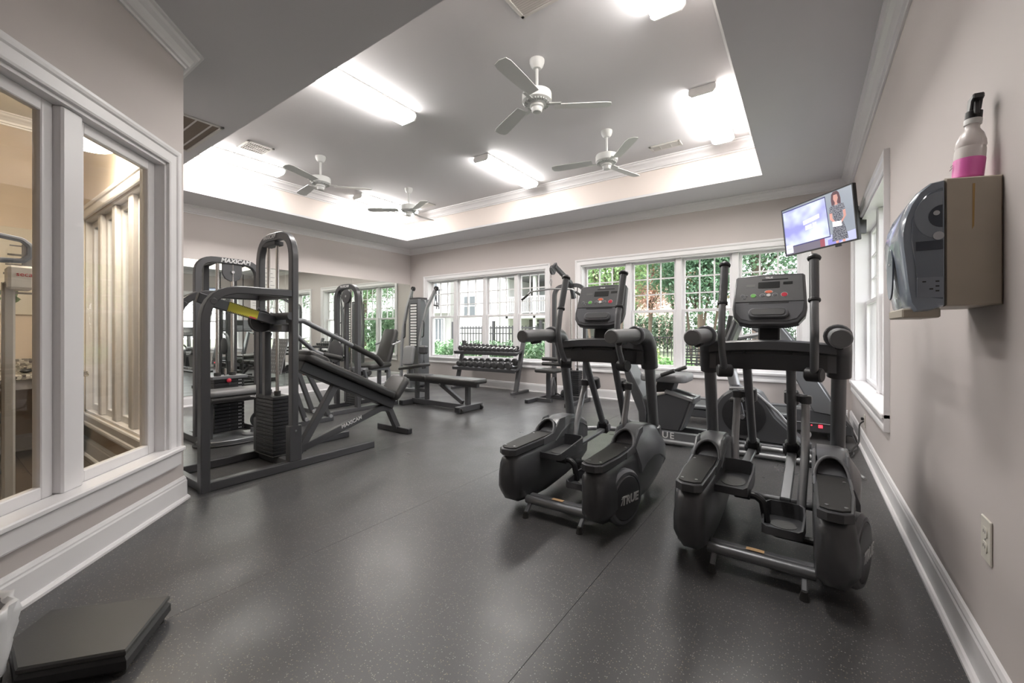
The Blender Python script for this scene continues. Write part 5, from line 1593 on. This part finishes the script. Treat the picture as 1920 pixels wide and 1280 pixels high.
b = thing('house_wing', 'grey sided house wing with tall blinds, at the far left of the left window', 'building', (-13.0, 12.6, ZG))
P().box(-4, 1.05, 0, .5, 0, 7.5).done('wall', SIDEG, b, smooth=0)
w = P().box(-.75, .75, -.06, 0, .15, 1.80, .01).done('patio_door', EXTW, b, smooth=0)
P().box(-.68, .68, -.068, -.061, .22, 1.73).done('pane', DARKW, w, smooth=0)
for k in range(7):
    P().box(-.62 + .2 * k, -.55 + .2 * k, -.075, -.069, .24, 1.7).done('blind_slat', mat('blind_grey', (.45, .45, .46), .6), w, smooth=0)
w = P().box(-.9, .4, -.06, 0, 2.4, 4.3, .01).done('window', EXTW, b, smooth=0)
P().box(-.82, -.27, -.068, -.061, 2.48, 4.22).box(-.20, .32, -.068, -.061, 2.48, 4.22).done('pane', DARKW, w, smooth=0)
P().box(-1.0, 1.0, -.5, 0, 1.95, 2.10).done('balcony_floor', EXTW, b, smooth=0)
src = None
for k in range(16):
    M = Matrix.Translation((-.98 + k * .13, -.47, 2.10))
    if src is None:
        src = P().box(-.014, .014, -.014, .014, 0, .75).done('baluster', BLACK, b, smooth=0); src.matrix_local = M
    else:
        share(src, M, b)
P().box(-1.0, 1.0, -.49, -.45, 2.85, 2.90).done('balcony_rail', BLACK, b, smooth=0)

b = thing('brick_house', 'pale red brick house with white trim far behind the trees', 'building', (-13.2, 40, ZG))
P().box(-2.6, 2.6, 0, 6, 0, 7.5).done('wall', mat('pale_brick', (.52, .36, .33), .85, var=.1, vscale=4), b, smooth=0)
for x in (-1.9, .8):
    ext_window(b, x, x + .9, .9, 2.5, 0); ext_window(b, x, x + .9, 4.0, 5.6, 0)
P().box(-2.9, 2.9, -.4, 6.4, 7.5, 7.9).done('roof', mat('roof_grey', (.3, .3, .31), .9), b, smooth=0)

# black picket fence
f = thing('picket_fence', 'black metal picket fence in the yard outside the left window', 'fence', (-7.4, 9.6, ZG))
P().box(-1.6, 1.6, -.02, .02, 1.28, 1.32).done('rail', BLACK, f, smooth=0)
P().box(-1.6, 1.6, -.02, .02, 1.12, 1.15).done('rail', BLACK, f, smooth=0)
P().box(-1.6, 1.6, -.02, .02, .15, .19).done('rail', BLACK, f, smooth=0)
src = None
for k in range(29):
    M = Matrix.Translation((-1.55 + k * .111, 0, 0))
    if src is None:
        src = P().box(-.011, .011, -.011, .011, 0, 1.36).done('picket', BLACK, f, smooth=0); src.matrix_local = M
    else:
        share(src, M, f)
for x in (-1.6, 0.0, 1.6):
    P().box(x - .035, x + .035, -.035, .035, 0, 1.5).done('post', BLACK, f, smooth=0)
f = thing('low_picket_fence', 'low black fence on the lawn below the trees, right window', 'fence', (-2.5, 14.2, ZG))
P().box(-5, 6, -.02, .02, .98, 1.02).box(-5, 6, -.02, .02, .12, .16).done('rail', BLACK, f, smooth=0)
src = None
for k in range(88):
    M = Matrix.Translation((-4.95 + k * .125, 0, 0))
    if src is None:
        src = P().box(-.011, .011, -.011, .011, 0, 1.0).done('picket', BLACK, f, smooth=0); src.matrix_local = M
    else:
        share(src, M, f)

def leaves(clumps, n, size, col, name, parent, seed, shades=3):
    """foliage of one plant: small folded leaves scattered through its clumps, in one mesh"""
    rng = random.Random(seed)
    vs, fs = [], []
    tot = sum(c[3] * c[4] * c[5] for c in clumps) ** 1.0
    for (cx, cy, cz, rx, ry_, rz) in clumps:
        k = max(20, int(n * rx * ry_ * rz / tot))
        for _ in range(k):
            while True:
                a, b_, c_ = rng.uniform(-1, 1), rng.uniform(-1, 1), rng.uniform(-1, 1)
                q = a * a + b_ * b_ + c_ * c_
                if .25 < q < 1: break
            p = Vector((cx + a * rx, cy + b_ * ry_, cz + c_ * rz))
            s = size * rng.uniform(.6, 1.3)
            R = Matrix.Rotation(rng.uniform(0, 6.28), 3, 'Z') @ Matrix.Rotation(rng.uniform(-1.0, 1.0), 3, 'X')
            i = len(vs)
            for q_ in ((0, -s * .5, 0), (s * .3, 0, s * .08), (0, s * .5, 0), (-s * .3, 0, s * .08)):
                vs.append(tuple(p + R @ Vector(q_)))
            fs += [(i, i + 1, i + 2), (i, i + 2, i + 3)]
    p = P(); p.v = vs; p.f = fs
    col = tuple(.62 * c_ + .38 * k_ for c_, k_ in zip([min(1, q * 1.7) for q in col], (.40, .46, .40)))  # lightened and greyed: bright outdoor haze painted into the leaf colour
    m = mat('leaf_' + name, col, .6, var=.45, vscale=1.7)
    return stuff(p.done('foliage', m, parent, smooth=0, fix=False))
BARK = mat('bark', (.16, .12, .095), .9, bump=.6, bscale=30)
def tree(x, y, h, rad, col, label, seed, low=.32, n=9000, size=.14, stems=1):
    rng = random.Random(seed)
    t = thing('tree', label, 'tree', (x, y, ZG), 0, 'trees in the yard')
    cl = []
    for k in range(11):
        a = 6.28 * k / 11 * 2.4; q = rng.uniform(.15, .75) * rad
        zz = h * rng.uniform(low + .12, .92)
        f_ = 1 - .45 * abs(zz / h - .6)
        cl.append((q * math.cos(a) * f_, q * math.sin(a) * f_, zz, rad * .48, rad * .48, h * .13))
    cl.append((0, 0, h * .62, rad * .7, rad * .7, h * .28))
    for s in range(stems):
        ox = (s - (stems - 1) / 2) * .28
        top = (ox * 2.5 + rng.uniform(-.3, .3), rng.uniform(-.2, .2), h * .8)
        P().tube([(ox, 0, 0), (ox * 1.4 + rng.uniform(-.1, .1), 0, h * .3), top], .10 * h / 6 / math.sqrt(stems), 8, 1.0, 4, ).done('trunk', BARK, t)
    for c_ in cl[:7]:
        P().tube([(0, 0, h * .38), (c_[0] * .5, c_[1] * .5, (h * .38 + c_[2]) / 2), (c_[0], c_[1], c_[2])], .03 * h / 6, 6, .6, 3).done('branch', BARK, t)
    leaves(cl, n, size, col, label.split()[0] + str(seed), t, seed)
    return t
tree(-5.6, 13.5, 5.6, 2.1, (.20, .33, .09), 'yellowish green tree at the left of the right window', 11, stems=4)
tree(-7.6, 20.5, 7.0, 2.8, (.11, .22, .09), 'dark green tree behind the yellowish one', 12)
tree(-6.1, 20.0, 5.6, 1.2, (.42, .19, .14), 'red autumn tree in the middle of the right window', 13, n=3600)
tree(-3.2, 16.0, 5.2, 2.0, (.10, .23, .13), 'bluish green tree with several stems behind the ellipticals', 14, stems=4, low=.38, n=15000)
tree(-3.6, 19.0, 7.0, 1.3, (.46, .22, .08), 'orange tinged tree above the right elliptical', 15, n=5000)
tree(-1.2, 14.9, 7.4, 2.3, (.09, .20, .11), 'dense dark green tree at the right end of the window', 16, n=18000)
tree(4.8, 13.5, 7.0, 2.8, (.12, .25, .10), 'broad green tree outside to the right, seen in the mirror', 17, n=11000)
tree(9.5, 17.0, 8.0, 3.4, (.14, .27, .12), 'tall green tree far to the right, seen in the mirror', 18, n=11000)
tree(9.0, 12.0, 6.5, 2.3, (.13, .27, .11), 'round green tree outside the right corner, seen in the mirror', 21, n=11000)
tree(2.2, 21.5, 8.0, 3.0, (.16, .28, .10), 'light green tree behind the dense dark one', 19, n=9000)
tree(-9.6, 28.5, 6.8, 2.4, (.13, .24, .10), 'round green tree by the brick house', 20, n=6000)

def hedge(x0, x1, y, h, d, col, label, seed, n, size=.085):
    t = thing('hedge', label, 'hedge', ((x0 + x1) / 2, y, ZG))
    L = x1 - x0
    k = max(2, int(L / .45))
    cl = [(-L / 2 + (i + .5) * L / k, random.uniform(-.04, .04), h * .52, L / k * .75, d / 2, h * .5) for i in range(k)]
    for c_ in cl[::2]:
        P().tube([(c_[0], 0, 0), (c_[0], 0, h * .5)], .025, 6).done('stem', BARK, t)
    leaves(cl, n, size, col, label.split()[0] + str(seed), t, seed)
hedge(-10.0, -3.9, 7.75, .98, .7, (.12, .26, .10), 'trimmed green hedge outside below the left window', 31, 16000)
hedge(-2.55, -1.75, 8.6, .72, .6, (.16, .38, .07), 'bright green bush on the lawn outside the right window', 32, 1200)
hedge(-5.2, -3.4, 12.0, .8, .6, (.30, .38, .08), 'yellowish bush beyond the fence by the trees', 33, 1200)

hedge(-9.5, -4.5, 25.0, 2.3, 1.6, (.10, .17, .09), 'tall dark shrubs in front of the brick house', 34, 9000, .17)
hedge(-4.3, 4.5, 24.0, 2.6, 1.6, (.09, .17, .10), 'tall dark shrubs behind the low fence', 35, 11000, .17)

hedge(2.5, 8.0, 16.2, 2.4, 1.6, (.10, .20, .09), 'tall green shrubs under the trees to the right, seen in the mirror', 36, 9000, .17)
hedge(5.5, 13.5, 20.5, 3.0, 2.0, (.12, .22, .10), 'tallest green shrubs far to the right, seen in the mirror', 37, 9000, .2)

# metal patio chairs stacked just outside the right window
def make_patio_chair():
    t = thing('patio_chair', '', 'chair', (0, 0, 0), 0, 'black patio chairs outside the right window')
    for s in (-1, 1):
        P().tube([(s * .26, -.22, 0), (s * .25, -.20, .42), (s * .25, .18, .40), (s * .24, .40, .95)], .013, 6, .05).done('side_frame', BLACK, t)
        P().tube([(s * .25, .16, .41), (s * .26, .30, 0)], .013, 6).done('leg', BLACK, t)
        P().tube([(s * .26, -.16, .42), (s * .28, -.14, .62), (s * .28, .24, .64)], .012, 6, .05).done('arm', BLACK, t)
    P().tube([(-.24, .40, .95), (0, .43, 1.0), (.24, .40, .95)], .013, 6, .05).done('top_rail', BLACK, t)
    for k in range(5):
        q = .08 + k * .19
        P().box(-.24, .24, -.004, .004, -.012, .012, 0, Matrix.Translation((0, .18 + .22 * q, .42 + .53 * q))).done('back_slat', BLACK, t)
    for k in range(5):
        x = -.18 + .09 * k
        P().bar((x, .20, .45), (x, .40, .95), .016, .006).done('back_slat', BLACK, t)
        P().bar((x, -.20, .42), (x, .18, .40), .03, .006).done('seat_slat', BLACK, t)
    return t
c0 = make_patio_chair()
spots = [(-1.30, 7.05, .5, 'black metal patio chair nearest the window behind the ellipticals'), (-.45, 7.30, 1.1, 'black metal patio chair turned aside, right of the nearest one'), (-1.55, 7.75, .1, 'black metal patio chair furthest out on the patio')]
for i, (x, y, a, lb) in enumerate(spots):
    if i == 0:
        c0.location = (x, y, ZG + .006); c0.rotation_euler = (0, 0, a); c0['label'] = lb
    else:
        copy_tree(c0, (x, y, ZG + .006), a, lb)
bpy.data.curves.remove(FONT)
